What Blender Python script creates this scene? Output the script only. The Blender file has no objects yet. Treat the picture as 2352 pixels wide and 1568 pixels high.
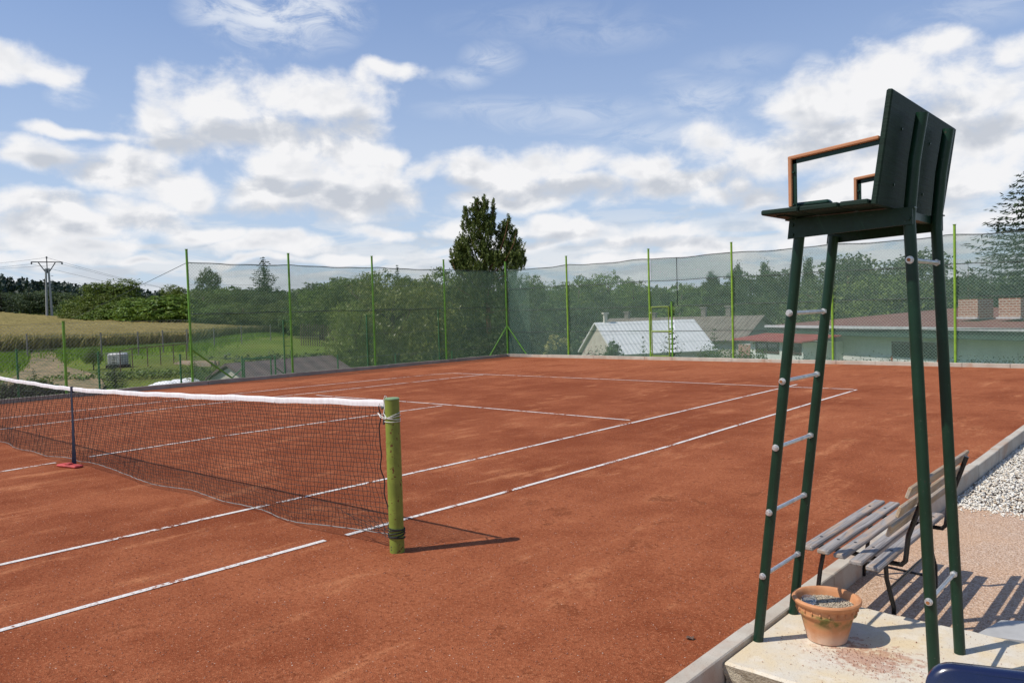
import bpy, math, random
import numpy as np
from mathutils import Vector, Matrix
PI=math.pi; R=math.radians
scene=bpy.context.scene
col=scene.collection
# ------------------------------------------------------------------ camera (survey of the court lines)
F=1788.1738635; CX,CY,CZ=10.38270136,-3.24137928,1.66722144
RV=np.array([0.74480232,0.66664398,-0.02924556]); UV=np.array([-0.00381927,0.04808582,0.99883591]); FV=np.array([-0.66727424,0.7438236,-0.03836053])
CAM=np.array([CX,CY,CZ])
def ray(c,r): return RV*((c-1176)/F)+UV*((784-r)/F)+FV
def hrow(c):
    a=(c-1176)/F; return 784-F*(-(FV[2]+RV[2]*a)/UV[2])
def azc(c):
    d=ray(c,hrow(c)); return math.atan2(d[0],d[1])
def loc(c,D):
    a=azc(c); return (CX+D*math.sin(a), CY+D*math.cos(a))
def zat(c,r,D):
    d=ray(c,r); return CZ+d[2]*D/math.hypot(d[0],d[1])
def gz(c,r,z):
    d=ray(c,r); t=(z-CZ)/d[2]; return (CX+d[0]*t, CY+d[1]*t)
cd=bpy.data.cameras.new('camera'); cam=bpy.data.objects.new('camera',cd); col.objects.link(cam); scene.camera=cam
M=Matrix.Identity(4)
for i in range(3): M[i][0]=RV[i]; M[i][1]=UV[i]; M[i][2]=-FV[i]; M[i][3]=CAM[i]
cam.matrix_world=M
cd.sensor_width=36; cd.lens=F/2352*36; cd.clip_start=.05; cd.clip_end=6000
# ------------------------------------------------------------------ helpers
def tag(o,label=None,cat=None,group=None,kind=None):
    if label: o['label']=label
    if cat: o['category']=cat
    if group: o['group']=group
    if kind: o['kind']=kind
    return o
def empty(name,l=(0,0,0),rz=0):
    o=bpy.data.objects.new(name,None); col.objects.link(o); o.location=l; o.rotation_euler=(0,0,rz); o.empty_display_size=.2; return o
def link(name,me,parent=None,loc=None):
    o=bpy.data.objects.new(name,me); col.objects.link(o)
    if parent: o.parent=parent
    if loc: o.location=loc
    return o
def npmesh(name,V,Q,mat=None,smooth=False):
    V=np.asarray(V,dtype=np.float32); Q=np.asarray(Q,dtype=np.int32); n,k=Q.shape
    me=bpy.data.meshes.new(name); me.vertices.add(len(V)); me.vertices.foreach_set('co',V.ravel())
    me.loops.add(n*k); me.loops.foreach_set('vertex_index',Q.ravel())
    me.polygons.add(n); me.polygons.foreach_set('loop_start',np.arange(n,dtype=np.int32)*k)
    try: me.polygons.foreach_set('loop_total',np.full(n,k,dtype=np.int32))
    except Exception: pass
    if smooth: me.polygons.foreach_set('use_smooth',np.ones(n,dtype=bool))
    me.update(calc_edges=True)
    if mat: me.materials.append(mat)
    return me
class MB:
    def __init__(s): s.v=[]; s.f=[]
    def add(s,vs,fs):
        b=len(s.v); s.v+= [tuple(v) for v in vs]; s.f+=[tuple(b+i for i in f) for f in fs]; return s
    def box(s,x0,x1,y0,y1,z0,z1,m=None,bev=0):
        if bev>0:
            b=min(bev,(x1-x0)*.45,(y1-y0)*.45,(z1-z0)*.45); vs=[];idx={}
            for sx in(0,1):
                for sy in(0,1):
                    for sz in(0,1):
                        X=(x0,x1)[sx];Y=(y0,y1)[sy];Z=(z0,z1)[sz];dx=(b,-b)[sx];dy=(b,-b)[sy];dz=(b,-b)[sz]
                        idx[sx,sy,sz,'x']=len(vs);vs.append((X,Y+dy,Z+dz))
                        idx[sx,sy,sz,'y']=len(vs);vs.append((X+dx,Y,Z+dz))
                        idx[sx,sy,sz,'z']=len(vs);vs.append((X+dx,Y+dy,Z))
            I=lambda a,b_,c,k:idx[a,b_,c,k]
            fs=[(I(0,0,0,'x'),I(0,0,1,'x'),I(0,1,1,'x'),I(0,1,0,'x')),(I(1,0,0,'x'),I(1,1,0,'x'),I(1,1,1,'x'),I(1,0,1,'x')),
            (I(0,0,0,'y'),I(1,0,0,'y'),I(1,0,1,'y'),I(0,0,1,'y')),(I(0,1,0,'y'),I(0,1,1,'y'),I(1,1,1,'y'),I(1,1,0,'y')),
            (I(0,0,0,'z'),I(0,1,0,'z'),I(1,1,0,'z'),I(1,0,0,'z')),(I(0,0,1,'z'),I(1,0,1,'z'),I(1,1,1,'z'),I(0,1,1,'z'))]
            for a in(0,1):
                for c in(0,1):
                    fs.append((I(a,c,0,'x'),I(a,c,1,'x'),I(a,c,1,'y'),I(a,c,0,'y')))
                    fs.append((I(a,0,c,'x'),I(a,1,c,'x'),I(a,1,c,'z'),I(a,0,c,'z')))
                    fs.append((I(0,a,c,'y'),I(1,a,c,'y'),I(1,a,c,'z'),I(0,a,c,'z')))
            for a in(0,1):
                for c in(0,1):
                    for e in(0,1): fs.append((I(a,c,e,'x'),I(a,c,e,'y'),I(a,c,e,'z')))
        else:
            vs=[(x0,y0,z0),(x1,y0,z0),(x1,y1,z0),(x0,y1,z0),(x0,y0,z1),(x1,y0,z1),(x1,y1,z1),(x0,y1,z1)]
            fs=[(0,3,2,1),(4,5,6,7),(0,1,5,4),(1,2,6,5),(2,3,7,6),(3,0,4,7)]
        if m is not None: vs=[tuple(m@Vector(v)) for v in vs]
        return s.add(vs,fs)
    def tube(s,pts,r,n=10,cap=True):
        pts=[Vector(p) for p in pts]; rs=r if isinstance(r,(list,tuple)) else [r]*len(pts); rings=[]; up=None
        for i,p in enumerate(pts):
            a=pts[max(i-1,0)]; b=pts[min(i+1,len(pts)-1)]; d=(b-a).normalized()
            if up is None:
                up=Vector((0,0,1)) if abs(d.z)<.9 else Vector((1,0,0))
            u=(up-d*up.dot(d)).normalized(); up=u; w=d.cross(u)
            rings.append([p+(u*math.cos(2*PI*k/n)+w*math.sin(2*PI*k/n))*rs[i] for k in range(n)])
        vs=[v for rg in rings for v in rg]; fs=[]
        for i in range(len(pts)-1):
            for k in range(n):
                k2=(k+1)%n; fs.append((i*n+k,i*n+k2,(i+1)*n+k2,(i+1)*n+k))
        if cap: fs.append(tuple(range(n-1,-1,-1))); fs.append(tuple((len(pts)-1)*n+k for k in range(n)))
        return s.add(vs,fs)
    def lathe(s,prof,n=40,c=(0,0)):
        vs=[];fs=[]
        for (r,z) in prof:
            for k in range(n): vs.append((c[0]+r*math.cos(2*PI*k/n),c[1]+r*math.sin(2*PI*k/n),z))
        for i in range(len(prof)-1):
            for k in range(n):
                k2=(k+1)%n; fs.append((i*n+k,i*n+k2,(i+1)*n+k2,(i+1)*n+k))
        return s.add(vs,fs)
    def prism(s,poly,axis,a,b):
        n=len(poly)
        def mk(p,t):
            return {'x':(t,p[0],p[1]),'y':(p[0],t,p[1]),'z':(p[0],p[1],t)}[axis]
        vs=[mk(p,a) for p in poly]+[mk(p,b) for p in poly]
        fs=[tuple(range(n)),tuple(range(2*n-1,n-1,-1))]+[(i,n+i,n+(i+1)%n,(i+1)%n) for i in range(n)]
        return s.add(vs,fs)
    def build(s,name,mat,parent=None,smooth=False,loc=None):
        me=bpy.data.meshes.new(name); me.from_pydata(s.v,[],s.f); me.update()
        import bmesh
        bm=bmesh.new(); bm.from_mesh(me); bmesh.ops.recalc_face_normals(bm,faces=bm.faces); bm.to_mesh(me); bm.free()
        me.materials.append(mat)
        if smooth:
            me.polygons.foreach_set('use_smooth',[True]*len(me.polygons))
            try: me.set_sharp_from_angle(angle=R(40))
            except Exception: pass
        return link(name,me,parent,loc)
def copy_tree(o,parent=None):
    c=o.copy(); col.objects.link(c)
    if parent: c.parent=parent
    for ch in list(o.children): copy_tree(ch,c)
    return c
# ------------------------------------------------------------------ materials
class NT:
    def __init__(s,nt): s.t=nt; s.n=nt.nodes; s.l=nt.links
    def new(s,t,**k):
        n=s.n.new(t)
        for a,b in k.items(): setattr(n,a,b)
        return n
    def con(s,a,b): s.l.new(a,b)
    def setin(s,sock,v):
        if hasattr(v,'is_output') or isinstance(v,bpy.types.NodeSocket): s.l.new(v,sock)
        else: sock.default_value=v
    def math(s,op,a,b=None,c=None,clamp=False):
        n=s.new('ShaderNodeMath',operation=op); n.use_clamp=clamp; s.setin(n.inputs[0],a)
        if b is not None: s.setin(n.inputs[1],b)
        if c is not None: s.setin(n.inputs[2],c)
        return n.outputs[0]
    def vmath(s,op,a,b=None,c=None):
        n=s.new('ShaderNodeVectorMath',operation=op); s.setin(n.inputs[0],a)
        if b is not None: s.setin(n.inputs[1],b)
        if c is not None: s.setin(n.inputs[2],c)
        return n.outputs['Value'] if op in('LENGTH','DOT_PRODUCT') else n.outputs[0]
    def mix(s,f,a,b,mode='MIX'):
        n=s.new('ShaderNodeMix',data_type='RGBA',blend_type=mode); s.setin(n.inputs[0],f)
        for k,v in((6,a),(7,b)):
            if isinstance(v,(tuple,list)) and len(v)==3: v=(*v,1)
            s.setin(n.inputs[k],v)
        return n.outputs[2]
    def noise(s,vec,scale,detail=4,rough=.55,dist=0,dim='3D'):
        n=s.new('ShaderNodeTexNoise'); n.noise_dimensions=dim; 
        if vec is not None: s.l.new(vec,n.inputs['Vector'])
        n.inputs['Scale'].default_value=scale; n.inputs['Detail'].default_value=detail; n.inputs['Roughness'].default_value=rough; n.inputs['Distortion'].default_value=dist
        return n.outputs['Fac']
    def ramp(s,f,lo,hi):
        n=s.new('ShaderNodeMapRange',interpolation_type='SMOOTHSTEP'); s.setin(n.inputs[0],f); n.inputs[1].default_value=lo; n.inputs[2].default_value=hi
        return n.outputs[0]
def mat(name):
    m=bpy.data.materials.new(name); m.use_nodes=True; t=NT(m.node_tree); b=m.node_tree.nodes['Principled BSDF']
    tc=t.new('ShaderNodeTexCoord'); t.b=b; t.o=tc.outputs['Object']; t.g=tc.outputs['Generated']
    t.w=t.new('ShaderNodeNewGeometry').outputs['Position']
    t.out=m.node_tree.nodes['Material Output']; return m,t
def bump(t,h,strength=.5,dist=.01):
    n=t.new('ShaderNodeBump'); n.inputs['Strength'].default_value=strength; n.inputs['Distance'].default_value=dist
    t.con(h,n.inputs['Height']); t.con(n.outputs[0],t.b.inputs['Normal'])
def simple(name,c,rough=.6,metal=0,var=.25,scale=8,dark=None,spec=None,bumpd=0,bscale=60,world=False,coat=0):
    """base colour with blotches and fine wear"""
    m,t=mat(name); P=t.w if world else t.o
    n1=t.noise(P,scale,5,.6); n2=t.noise(P,scale*9,3,.6)
    d=dark or tuple(x*(1-var) for x in c); l=tuple(min(1,x*(1+var*.6)) for x in c)
    cc=t.mix(t.ramp(n1,.3,.7),d,l); cc=t.mix(t.math('MULTIPLY',t.ramp(n2,.45,.75),.35),cc,d)
    t.con(cc,t.b.inputs['Base Color']); t.b.inputs['Metallic'].default_value=metal
    t.con(t.math('ADD',t.math('MULTIPLY',n2,.2),rough-.1),t.b.inputs['Roughness'])
    if spec is not None: t.b.inputs['Specular IOR Level'].default_value=spec
    if coat: t.b.inputs['Coat Weight'].default_value=coat; t.b.inputs['Coat Roughness'].default_value=.15
    if bumpd: bump(t,t.noise(P,bscale,4,.6),.6,bumpd)
    return m
def painted(name,c,rough=.35,rust=.12,rc=(.12,.045,.02)):
    m,t=mat(name); P=t.w
    n1=t.noise(P,7,5,.6); n2=t.noise(P,38,4,.65); sp=t.noise(P,120,2,.5)
    cc=t.mix(t.ramp(n1,.25,.75),tuple(x*.72 for x in c),tuple(min(1,x*1.15) for x in c))
    chip=t.ramp(t.math('ADD',n2,t.math('MULTIPLY',n1,.35)),.86-rust,.90-rust)
    cc=t.mix(chip,cc,rc); cc=t.mix(t.math('MULTIPLY',t.ramp(sp,.70,.78),.16),cc,(.40,.37,.30))
    t.con(cc,t.b.inputs['Base Color']); t.con(t.math('ADD',t.math('MULTIPLY',n2,.25),t.math('ADD',rough-.1,t.math('MULTIPLY',chip,.4))),t.b.inputs['Roughness']); t.b.inputs['Specular IOR Level'].default_value=.35
    bump(t,t.noise(P,90,3,.5),.25,.002)
    return m
# clay
def make_clay(name,line=False):
    m,t=mat(name); P=t.w
    big=t.noise(P,.55,4,.6,.3); mid=t.noise(P,2.4,6,.68,.3); fine=t.noise(P,26,4,.7); gr=t.noise(P,150,2,.7)
    gr2=t.noise(P,62,2,.75); gr3=t.noise(P,30,3,.75)
    sx=t.vmath('MULTIPLY',P,(1.9,.42,1)); drag=t.noise(sx,1.3,7,.72,.2)
    f=t.math('ADD',t.math('MULTIPLY',big,.45),t.math('ADD',t.math('MULTIPLY',mid,.33),t.math('MULTIPLY',drag,.28)))
    sy=t.new('ShaderNodeSeparateXYZ'); t.con(P,sy.inputs[0])
    # the playing area is freshly rolled (deeper red); the runs beside and behind it are dry and paler
    side=t.ramp(t.math('ADD',sy.outputs[0],t.math('MULTIPLY',mid,1.2)),5.6,7.4)
    back=t.ramp(t.math('ADD',sy.outputs[1],t.math('MULTIPLY',mid,1.6)),12.6,15.0)
    left=t.ramp(t.math('SUBTRACT',t.math('MULTIPLY',mid,1.2),sy.outputs[0]),6.0,8.0)
    dry=t.math('MAXIMUM',t.math('MAXIMUM',t.math('MULTIPLY',side,.75),back),left)
    f2=t.math('ADD',f,t.math('MULTIPLY',dry,.085))
    c=t.mix(t.ramp(f2,.43,.68),(.232,.055,.019),(.40,.124,.052))
    patch=t.ramp(t.math('ADD',drag,t.math('MULTIPLY',mid,.35)),.72,.90)
    c=t.mix(t.math('MULTIPLY',patch,.7),c,(.62,.255,.115))
    damp=t.math('MULTIPLY',t.ramp(t.math('ADD',mid,t.math('MULTIPLY',fine,.3)),.72,.82),t.math('ADD',.35,t.math('MULTIPLY',dry,.55)))
    c=t.mix(damp,c,(.20,.052,.018))
    c=t.mix(t.math('MULTIPLY',t.ramp(fine,.35,.70),.28),c,(.20,.045,.014))
    c=t.mix(t.math('MULTIPLY',t.ramp(gr,.48,.72),.60),c,(.085,.022,.009))
    c=t.mix(t.math('MULTIPLY',t.ramp(gr3,.50,.64),.48),c,(.135,.034,.012))
    c=t.mix(t.math('MULTIPLY',t.ramp(gr2,.54,.68),.40),c,(.64,.28,.14))
    sp=t.noise(P,75,0,.5); c=t.mix(t.ramp(sp,.825,.85),c,(.66,.54,.44))
    if line:
        s2=t.vmath('MULTIPLY',P,(1,1,1)); w1=t.noise(s2,3.1,5,.75); w2=t.noise(P,30,4,.7); w3=t.noise(P,.8,2,.5)
        cover=t.ramp(t.math('ADD',t.math('ADD',t.math('MULTIPLY',w1,.62),t.math('MULTIPLY',w2,.42)),t.math('MULTIPLY',w3,.22)),.655,.715)
        wh=t.mix(t.ramp(w2,.3,.7),(.80,.76,.72),(.66,.58,.52)); c=t.mix(cover,wh,c)
    t.con(c,t.b.inputs['Base Color']); t.b.inputs['Roughness'].default_value=.95; t.b.inputs['Specular IOR Level'].default_value=.12
    h=t.math('ADD',t.math('MULTIPLY',fine,.5),t.math('ADD',gr,t.math('MULTIPLY',gr2,.6)))
    bump(t,h,.8,.009)
    return m
m_clay=make_clay('clay'); m_line=make_clay('worn_line',True)
# concrete
def concrete(name,a,b,stain=(.30,.22,.14),scale=3,bd=.003,jx=None):
    m,t=mat(name); P=t.w
    n1=t.noise(P,scale,5,.6); n2=t.noise(P,scale*12,4,.7); n3=t.noise(P,scale*.7,4,.7,.5); n4=t.noise(P,160,2,.6)
    c=t.mix(t.ramp(n1,.3,.7),a,b); c=t.mix(t.math('MULTIPLY',t.ramp(n3,.5,.68),.6),c,stain); c=t.mix(t.math('MULTIPLY',t.ramp(n2,.55,.8),.35),c,tuple(x*.5 for x in a))
    c=t.mix(t.math('MULTIPLY',t.ramp(n4,.62,.74),.6),c,(.10,.07,.05))
    t.con(c,t.b.inputs['Base Color']); t.b.inputs['Roughness'].default_value=.9; t.b.inputs['Specular IOR Level'].default_value=.25
    bump(t,t.math('ADD',n2,t.math('MULTIPLY',n4,.5)),.6,bd); return m
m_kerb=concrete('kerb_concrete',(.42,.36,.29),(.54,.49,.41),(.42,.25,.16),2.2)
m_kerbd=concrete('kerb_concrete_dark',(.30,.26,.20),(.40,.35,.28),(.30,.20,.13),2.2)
# platform: pale cement with ochre stains and spilt clay
m_plat,t=mat('platform_concrete'); P=t.w
n1=t.noise(P,3.2,5,.6,.4); n2=t.noise(P,24,5,.72); n3=t.noise(P,170,2,.6); n5=t.noise(P,9,4,.6)
c=t.mix(t.ramp(n1,.30,.66),(.66,.53,.34),(.62,.56,.46)); c=t.mix(t.math('MULTIPLY',t.ramp(n5,.50,.70),.5),c,(.72,.66,.56))
c=t.mix(t.math('MULTIPLY',t.ramp(n2,.56,.70),.40),c,(.42,.30,.18)); c=t.mix(t.math('MULTIPLY',t.ramp(n3,.60,.70),.55),c,(.22,.12,.07))
d=t.vmath('LENGTH',t.vmath('MULTIPLY',t.vmath('SUBTRACT',P,(9.20,.50,0)),(.75,.85,0)))
cl=t.math('MULTIPLY',t.ramp(t.math('ADD',t.math('SUBTRACT',n2,t.math('MULTIPLY',d,1.4)),t.math('MULTIPLY',n5,.35)),.42,.60),.55)
c=t.mix(cl,c,(.34,.10,.045)); t.con(c,t.b.inputs['Base Color']); t.b.inputs['Roughness'].default_value=.92; t.b.inputs['Specular IOR Level'].default_value=.2
bump(t,t.math('ADD',n2,t.math('MULTIPLY',n3,.6)),.5,.004)
m_platside=concrete('rough_cast_concrete',(.30,.25,.18),(.48,.42,.32),(.2,.17,.12),6,.02)
# grit path
m_grit,t=mat('pink_grit'); P=t.w
g1=t.noise(P,95,2,.7); g2=t.noise(P,45,2,.7); g3=t.noise(P,1.3,4,.6); g4=t.noise(P,210,1,.6)
c=t.mix(t.ramp(g1,.36,.64),(.36,.21,.125),(.74,.56,.42)); c=t.mix(t.math('MULTIPLY',t.ramp(g2,.5,.7),.5),c,(.50,.30,.20)); c=t.mix(t.math('MULTIPLY',t.ramp(g3,.35,.7),.45),c,(.62,.37,.21))
c=t.mix(t.math('MULTIPLY',t.ramp(g4,.60,.7),.5),c,(.72,.62,.54))
t.con(c,t.b.inputs['Base Color']); t.b.inputs['Roughness'].default_value=.95; t.b.inputs['Specular IOR Level'].default_value=.15; bump(t,t.math('ADD',g1,g2),1,.012)
m_soil=simple('dark_soil',(.13,.085,.06),.95,var=.5,scale=6,world=True,bumpd=.03,bscale=30)
# stones
m_stone,t=mat('pale_gravel_stone'); gi=t.new('ShaderNodeNewGeometry'); rn=gi.outputs['Random Per Island']
cr=t.new('ShaderNodeValToRGB'); t.con(rn,cr.inputs[0]); e=cr.color_ramp.elements; e[0].color=(.72,.67,.57,1); e[1].color=(.56,.50,.41,1)
for p_,cc in((.25,(.82,.79,.71,1)),(.5,(.58,.45,.31,1)),(.62,(.78,.74,.66,1)),(.8,(.40,.37,.34,1)),(.86,(.76,.71,.61,1))):
    q=cr.color_ramp.elements.new(p_); q.color=cc
t.con(cr.outputs[0],t.b.inputs['Base Color']); t.b.inputs['Roughness'].default_value=.85
m_chair=painted('dark_green_paint',(.006,.030,.016),.34,.0,(.03,.03,.02))
m_board=None
m_board,t=mat('dark_green_board'); P=t.w
gr=t.noise(t.vmath('MULTIPLY',P,(6,6,120)),1,4,.6); g2=t.noise(P,14,4,.6)
t.con(t.mix(t.ramp(gr,.3,.7),(.005,.015,.010),(.010,.028,.018)),t.b.inputs['Base Color']); t.b.inputs['Roughness'].default_value=.6; t.b.inputs['Specular IOR Level'].default_value=.22; bump(t,t.math('ADD',gr,g2),.5,.003)
m_cap=simple('tan_plastic_strip',(.46,.20,.09),.45,var=.12)
m_galv=simple('galvanised_steel',(.66,.66,.65),.42,.75,var=.2,scale=20)
m_rustnut=simple('rusty_bolt_end',(.30,.12,.04),.8,.2)
m_post=painted('moss_green_post_paint',(.215,.27,.045),.40,.075)
m_lime=painted('bright_green_fence_paint',(.15,.35,.04),.45,-.02)
m_green2=painted('mid_green_fence_paint',(.035,.17,.05),.45,-.02)
m_netm=simple('black_net_cord',(.018,.016,.015),.8,var=.3)
m_netm2=simple('grey_bottom_cord',(.22,.22,.21),.8,var=.3)
m_wire=simple('plastic_coated_wire',(.22,.30,.25),.5,var=.2); m_wirel=simple('pale_wire',(.42,.50,.44),.4,var=.2)
m_wireg=simple('galvanised_wire',(.20,.21,.20),.5,var=.2)
m_band,t=mat('white_net_band'); P=t.w
st=t.noise(t.vmath('MULTIPLY',P,(22,1,6)),1,4,.65); s3=t.noise(P,60,3,.6)
c=t.mix(t.ramp(st,.35,.7),(.80,.79,.80),(.70,.66,.66)); t.con(c,t.b.inputs['Base Color']); t.b.inputs['Roughness'].default_value=.8
bump(t,t.math('ADD',st,t.math('MULTIPLY',s3,.2)),.7,.004)
m_navy=simple('navy_webbing',(.006,.013,.036),.75,var=.2)
m_red=simple('red_rubber_plate',(.50,.055,.05),.7,var=.35,scale=10)
m_cord=simple('white_cord',(.75,.74,.70),.7,var=.15)
# terracotta
m_terra,t=mat('terracotta'); P=t.o
n1=t.noise(P,9,5,.6); n2=t.noise(P,40,4,.6); sz=t.new('ShaderNodeSeparateXYZ'); t.con(P,sz.inputs[0])
c=t.mix(t.ramp(n1,.3,.7),(.46,.19,.075),(.60,.28,.13)); c=t.mix(t.math('MULTIPLY',t.ramp(n2,.5,.75),.3),c,(.66,.38,.22))
lowz=t.ramp(sz.outputs[2],.075,.015); c=t.mix(t.math('MULTIPLY',lowz,t.ramp(n1,.2,.6)),c,(.62,.42,.30))
bz=t.math('MULTIPLY',t.ramp(sz.outputs[2],.07,.12),t.ramp(sz.outputs[2],.165,.15)); c=t.mix(t.math('MULTIPLY',bz,t.ramp(t.math('ADD',n1,t.math('MULTIPLY',n2,.3)),.56,.76)),c,(.15,.13,.03))
t.con(c,t.b.inputs['Base Color']); t.b.inputs['Roughness'].default_value=.85; bump(t,n2,.3,.002)
# weathered wood
def wood(name,a,b,g):
    m,t=mat(name); P=t.o
    oi=t.new('ShaderNodeObjectInfo'); sh=t.vmath('ADD',P,t.new('ShaderNodeCombineXYZ').outputs[0]); 
    cx=t.new('ShaderNodeCombineXYZ'); t.con(t.math('MULTIPLY',oi.outputs['Random'],30),cx.inputs[1]); sh=t.vmath('ADD',P,cx.outputs[0])
    q=t.vmath('MULTIPLY',sh,(70,2.2,70)); w=t.noise(q,1,6,.65,1.0); k=t.noise(t.vmath('MULTIPLY',sh,(14,3,14)),1,3,.5,1.5); f=t.noise(sh,120,3,.6)
    c=t.mix(t.ramp(w,.32,.68),a,b); c=t.mix(t.math('MULTIPLY',t.ramp(k,.45,.65),.65),c,g); c=t.mix(t.math('MULTIPLY',t.ramp(k,.70,.76),.8),c,(.06,.04,.025))
    t.con(c,t.b.inputs['Base Color']); t.b.inputs['Roughness'].default_value=.8; bump(t,t.math('ADD',w,t.math('MULTIPLY',f,.3)),.7,.003); return m
m_slat=wood('weathered_grey_wood',(.16,.145,.14),(.36,.335,.32),(.44,.31,.21))
m_slatb=wood('weathered_brown_wood',(.30,.21,.13),(.46,.34,.22),(.40,.36,.32))
m_black=simple('black_enamelled_steel',(.008,.008,.009),.28,var=.3)
m_blue=simple('navy_moulded_plastic',(.006,.010,.045),.25,var=.1,coat=.6)
m_greyp=simple('pale_grey_plastic',(.42,.41,.39),.5,var=.15,scale=5)
m_brownb=simple('brown_board_edge',(.20,.09,.045),.8)
m_glass,t=mat('clear_glass'); t.b.inputs['Transmission Weight'].default_value=.9; t.b.inputs['Roughness'].default_value=.08; t.b.inputs['Base Color'].default_value=(.8,.88,.95,1)
# shade net
def shade(name,c,fac,fscale=1):
    m=bpy.data.materials.new(name); m.use_nodes=True; t=NT(m.node_tree); t.n.remove(m.node_tree.nodes['Principled BSDF'])
    P=t.new('ShaderNodeNewGeometry').outputs['Position']
    tr=t.new('ShaderNodeBsdfTransparent'); di=t.new('ShaderNodeBsdfDiffuse'); tl=t.new('ShaderNodeBsdfTranslucent')
    n1=t.noise(t.vmath('MULTIPLY',P,(1,1,5)),1.1,5,.6,.8); n2=t.noise(t.vmath('MULTIPLY',P,(7,7,60)),1,3,.6)
    n3=t.noise(t.vmath('MULTIPLY',P,(50,50,7)),1,2,.6)
    cc=t.mix(n1,tuple(x*.8 for x in c),tuple(x*1.2 for x in c)); t.con(cc,di.inputs[0]); t.con(cc,tl.inputs[0])
    ms=t.new('ShaderNodeMixShader'); ms.inputs[0].default_value=.5; t.con(di.outputs[0],ms.inputs[1]); t.con(tl.outputs[0],ms.inputs[2])
    mx=t.new('ShaderNodeMixShader'); t.con(tr.outputs[0],mx.inputs[1]); t.con(ms.outputs[0],mx.inputs[2])
    f=t.math('ADD',t.math('ADD',fac-.16,t.math('MULTIPLY',n1,.14)),t.math('ADD',t.math('MULTIPLY',n2,.10),t.math('MULTIPLY',n3,.09)),clamp=True); t.con(f,mx.inputs[0])
    t.con(mx.outputs[0],m.node_tree.nodes['Material Output'].inputs[0]); return m
SHC=(.20,.32,.24)
m_shade=shade('green_shade_net',SHC,.36); m_shadel=shade('green_shade_net_fine',(.17,.28,.16),.24); m_shade2=shade('green_shade_net_double',(.20,.33,.27),.58); m_hem=shade('shade_net_hem',(.02,.035,.03),.82)
# foliage
def leafmat(name,cols,trans=.45,rough=.55):
    m=bpy.data.materials.new(name); m.use_nodes=True; t=NT(m.node_tree); t.n.remove(m.node_tree.nodes['Principled BSDF'])
    g=t.new('ShaderNodeNewGeometry'); P=t.new('ShaderNodeTexCoord').outputs['Object']; oi=t.new('ShaderNodeObjectInfo')
    cr=t.new('ShaderNodeValToRGB'); e=cr.color_ramp.elements
    n=t.noise(P,.9,3,.6); f=t.math('ADD',t.math('MULTIPLY',g.outputs['Random Per Island'],.55),t.math('MULTIPLY',n,.45)); t.con(f,cr.inputs[0])
    e[0].position=.2; e[0].color=(*cols[0],1); e[1].position=.8; e[1].color=(*cols[-1],1)
    if len(cols)>2: q=e.new(.5); q.color=(*cols[1],1)
    hs=t.new('ShaderNodeHueSaturation'); t.con(cr.outputs[0],hs.inputs['Color']); t.con(t.math('ADD',t.math('MULTIPLY',oi.outputs['Random'],.5),.75),hs.inputs['Value']); t.con(t.math('ADD',t.math('MULTIPLY',oi.outputs['Random'],.03),.485),hs.inputs['Hue'])
    di=t.new('ShaderNodeBsdfPrincipled'); di.inputs['Roughness'].default_value=rough; di.inputs['Specular IOR Level'].default_value=.3; t.con(hs.outputs[0],di.inputs['Base Color'])
    tl=t.new('ShaderNodeBsdfTranslucent'); t.con(t.mix(.5,hs.outputs[0],(.12,.16,.02)),tl.inputs[0])
    mx=t.new('ShaderNodeMixShader'); mx.inputs[0].default_value=trans*.6; t.con(di.outputs[0],mx.inputs[1]); t.con(tl.outputs[0],mx.inputs[2]); t.con(mx.outputs[0],m.node_tree.nodes['Material Output'].inputs[0]); return m
m_leaf=leafmat('leaves_mid_green',[(.066,.105,.016),(.12,.175,.028),(.20,.26,.05)])
m_leafb=leafmat('leaves_bright_green',[(.060,.100,.010),(.115,.165,.016),(.19,.24,.03)])
m_leafd=leafmat('leaves_dark_green',[(.036,.064,.018),(.066,.105,.026),(.11,.155,.04)])
m_leafg=leafmat('leaves_grey_green',[(.045,.072,.028),(.085,.12,.045),(.14,.175,.075)])
m_need=leafmat('needles_dark_green',[(.018,.036,.016),(.034,.060,.024),(.055,.09,.036)],.2,.6)
m_pine=leafmat('pine_needles',[(.065,.100,.020),(.125,.170,.035),(.21,.25,.06)],.25,.6)
m_needb=leafmat('young_spruce_needles',[(.03,.06,.02),(.06,.10,.03),(.10,.15,.05)],.3,.6)
m_bark=simple('brown_bark',(.09,.06,.04),.9,var=.4,scale=10,bumpd=.02,bscale=20)
m_pinebark=simple('orange_pine_bark',(.24,.11,.06),.9,var=.4,scale=8,bumpd=.02,bscale=15)
m_grassb=leafmat('tall_grass_blades',[(.12,.21,.018),(.20,.31,.028),(.28,.40,.045)],.5)
m_wheatb=leafmat('wheat_ears',[(.16,.15,.04),(.27,.24,.075),(.40,.34,.12)],.3)
m_yellowf=leafmat('pale_yellow_flowers',[(.42,.42,.10),(.55,.52,.16),(.66,.62,.25)],.3)
m_whitef=leafmat('white_flowers',[(.6,.58,.45),(.75,.72,.6),(.8,.78,.7)],.3)
m_pinkf=leafmat('pink_flowers',[(.35,.03,.08),(.45,.05,.12),(.6,.25,.3)],.3)
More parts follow.
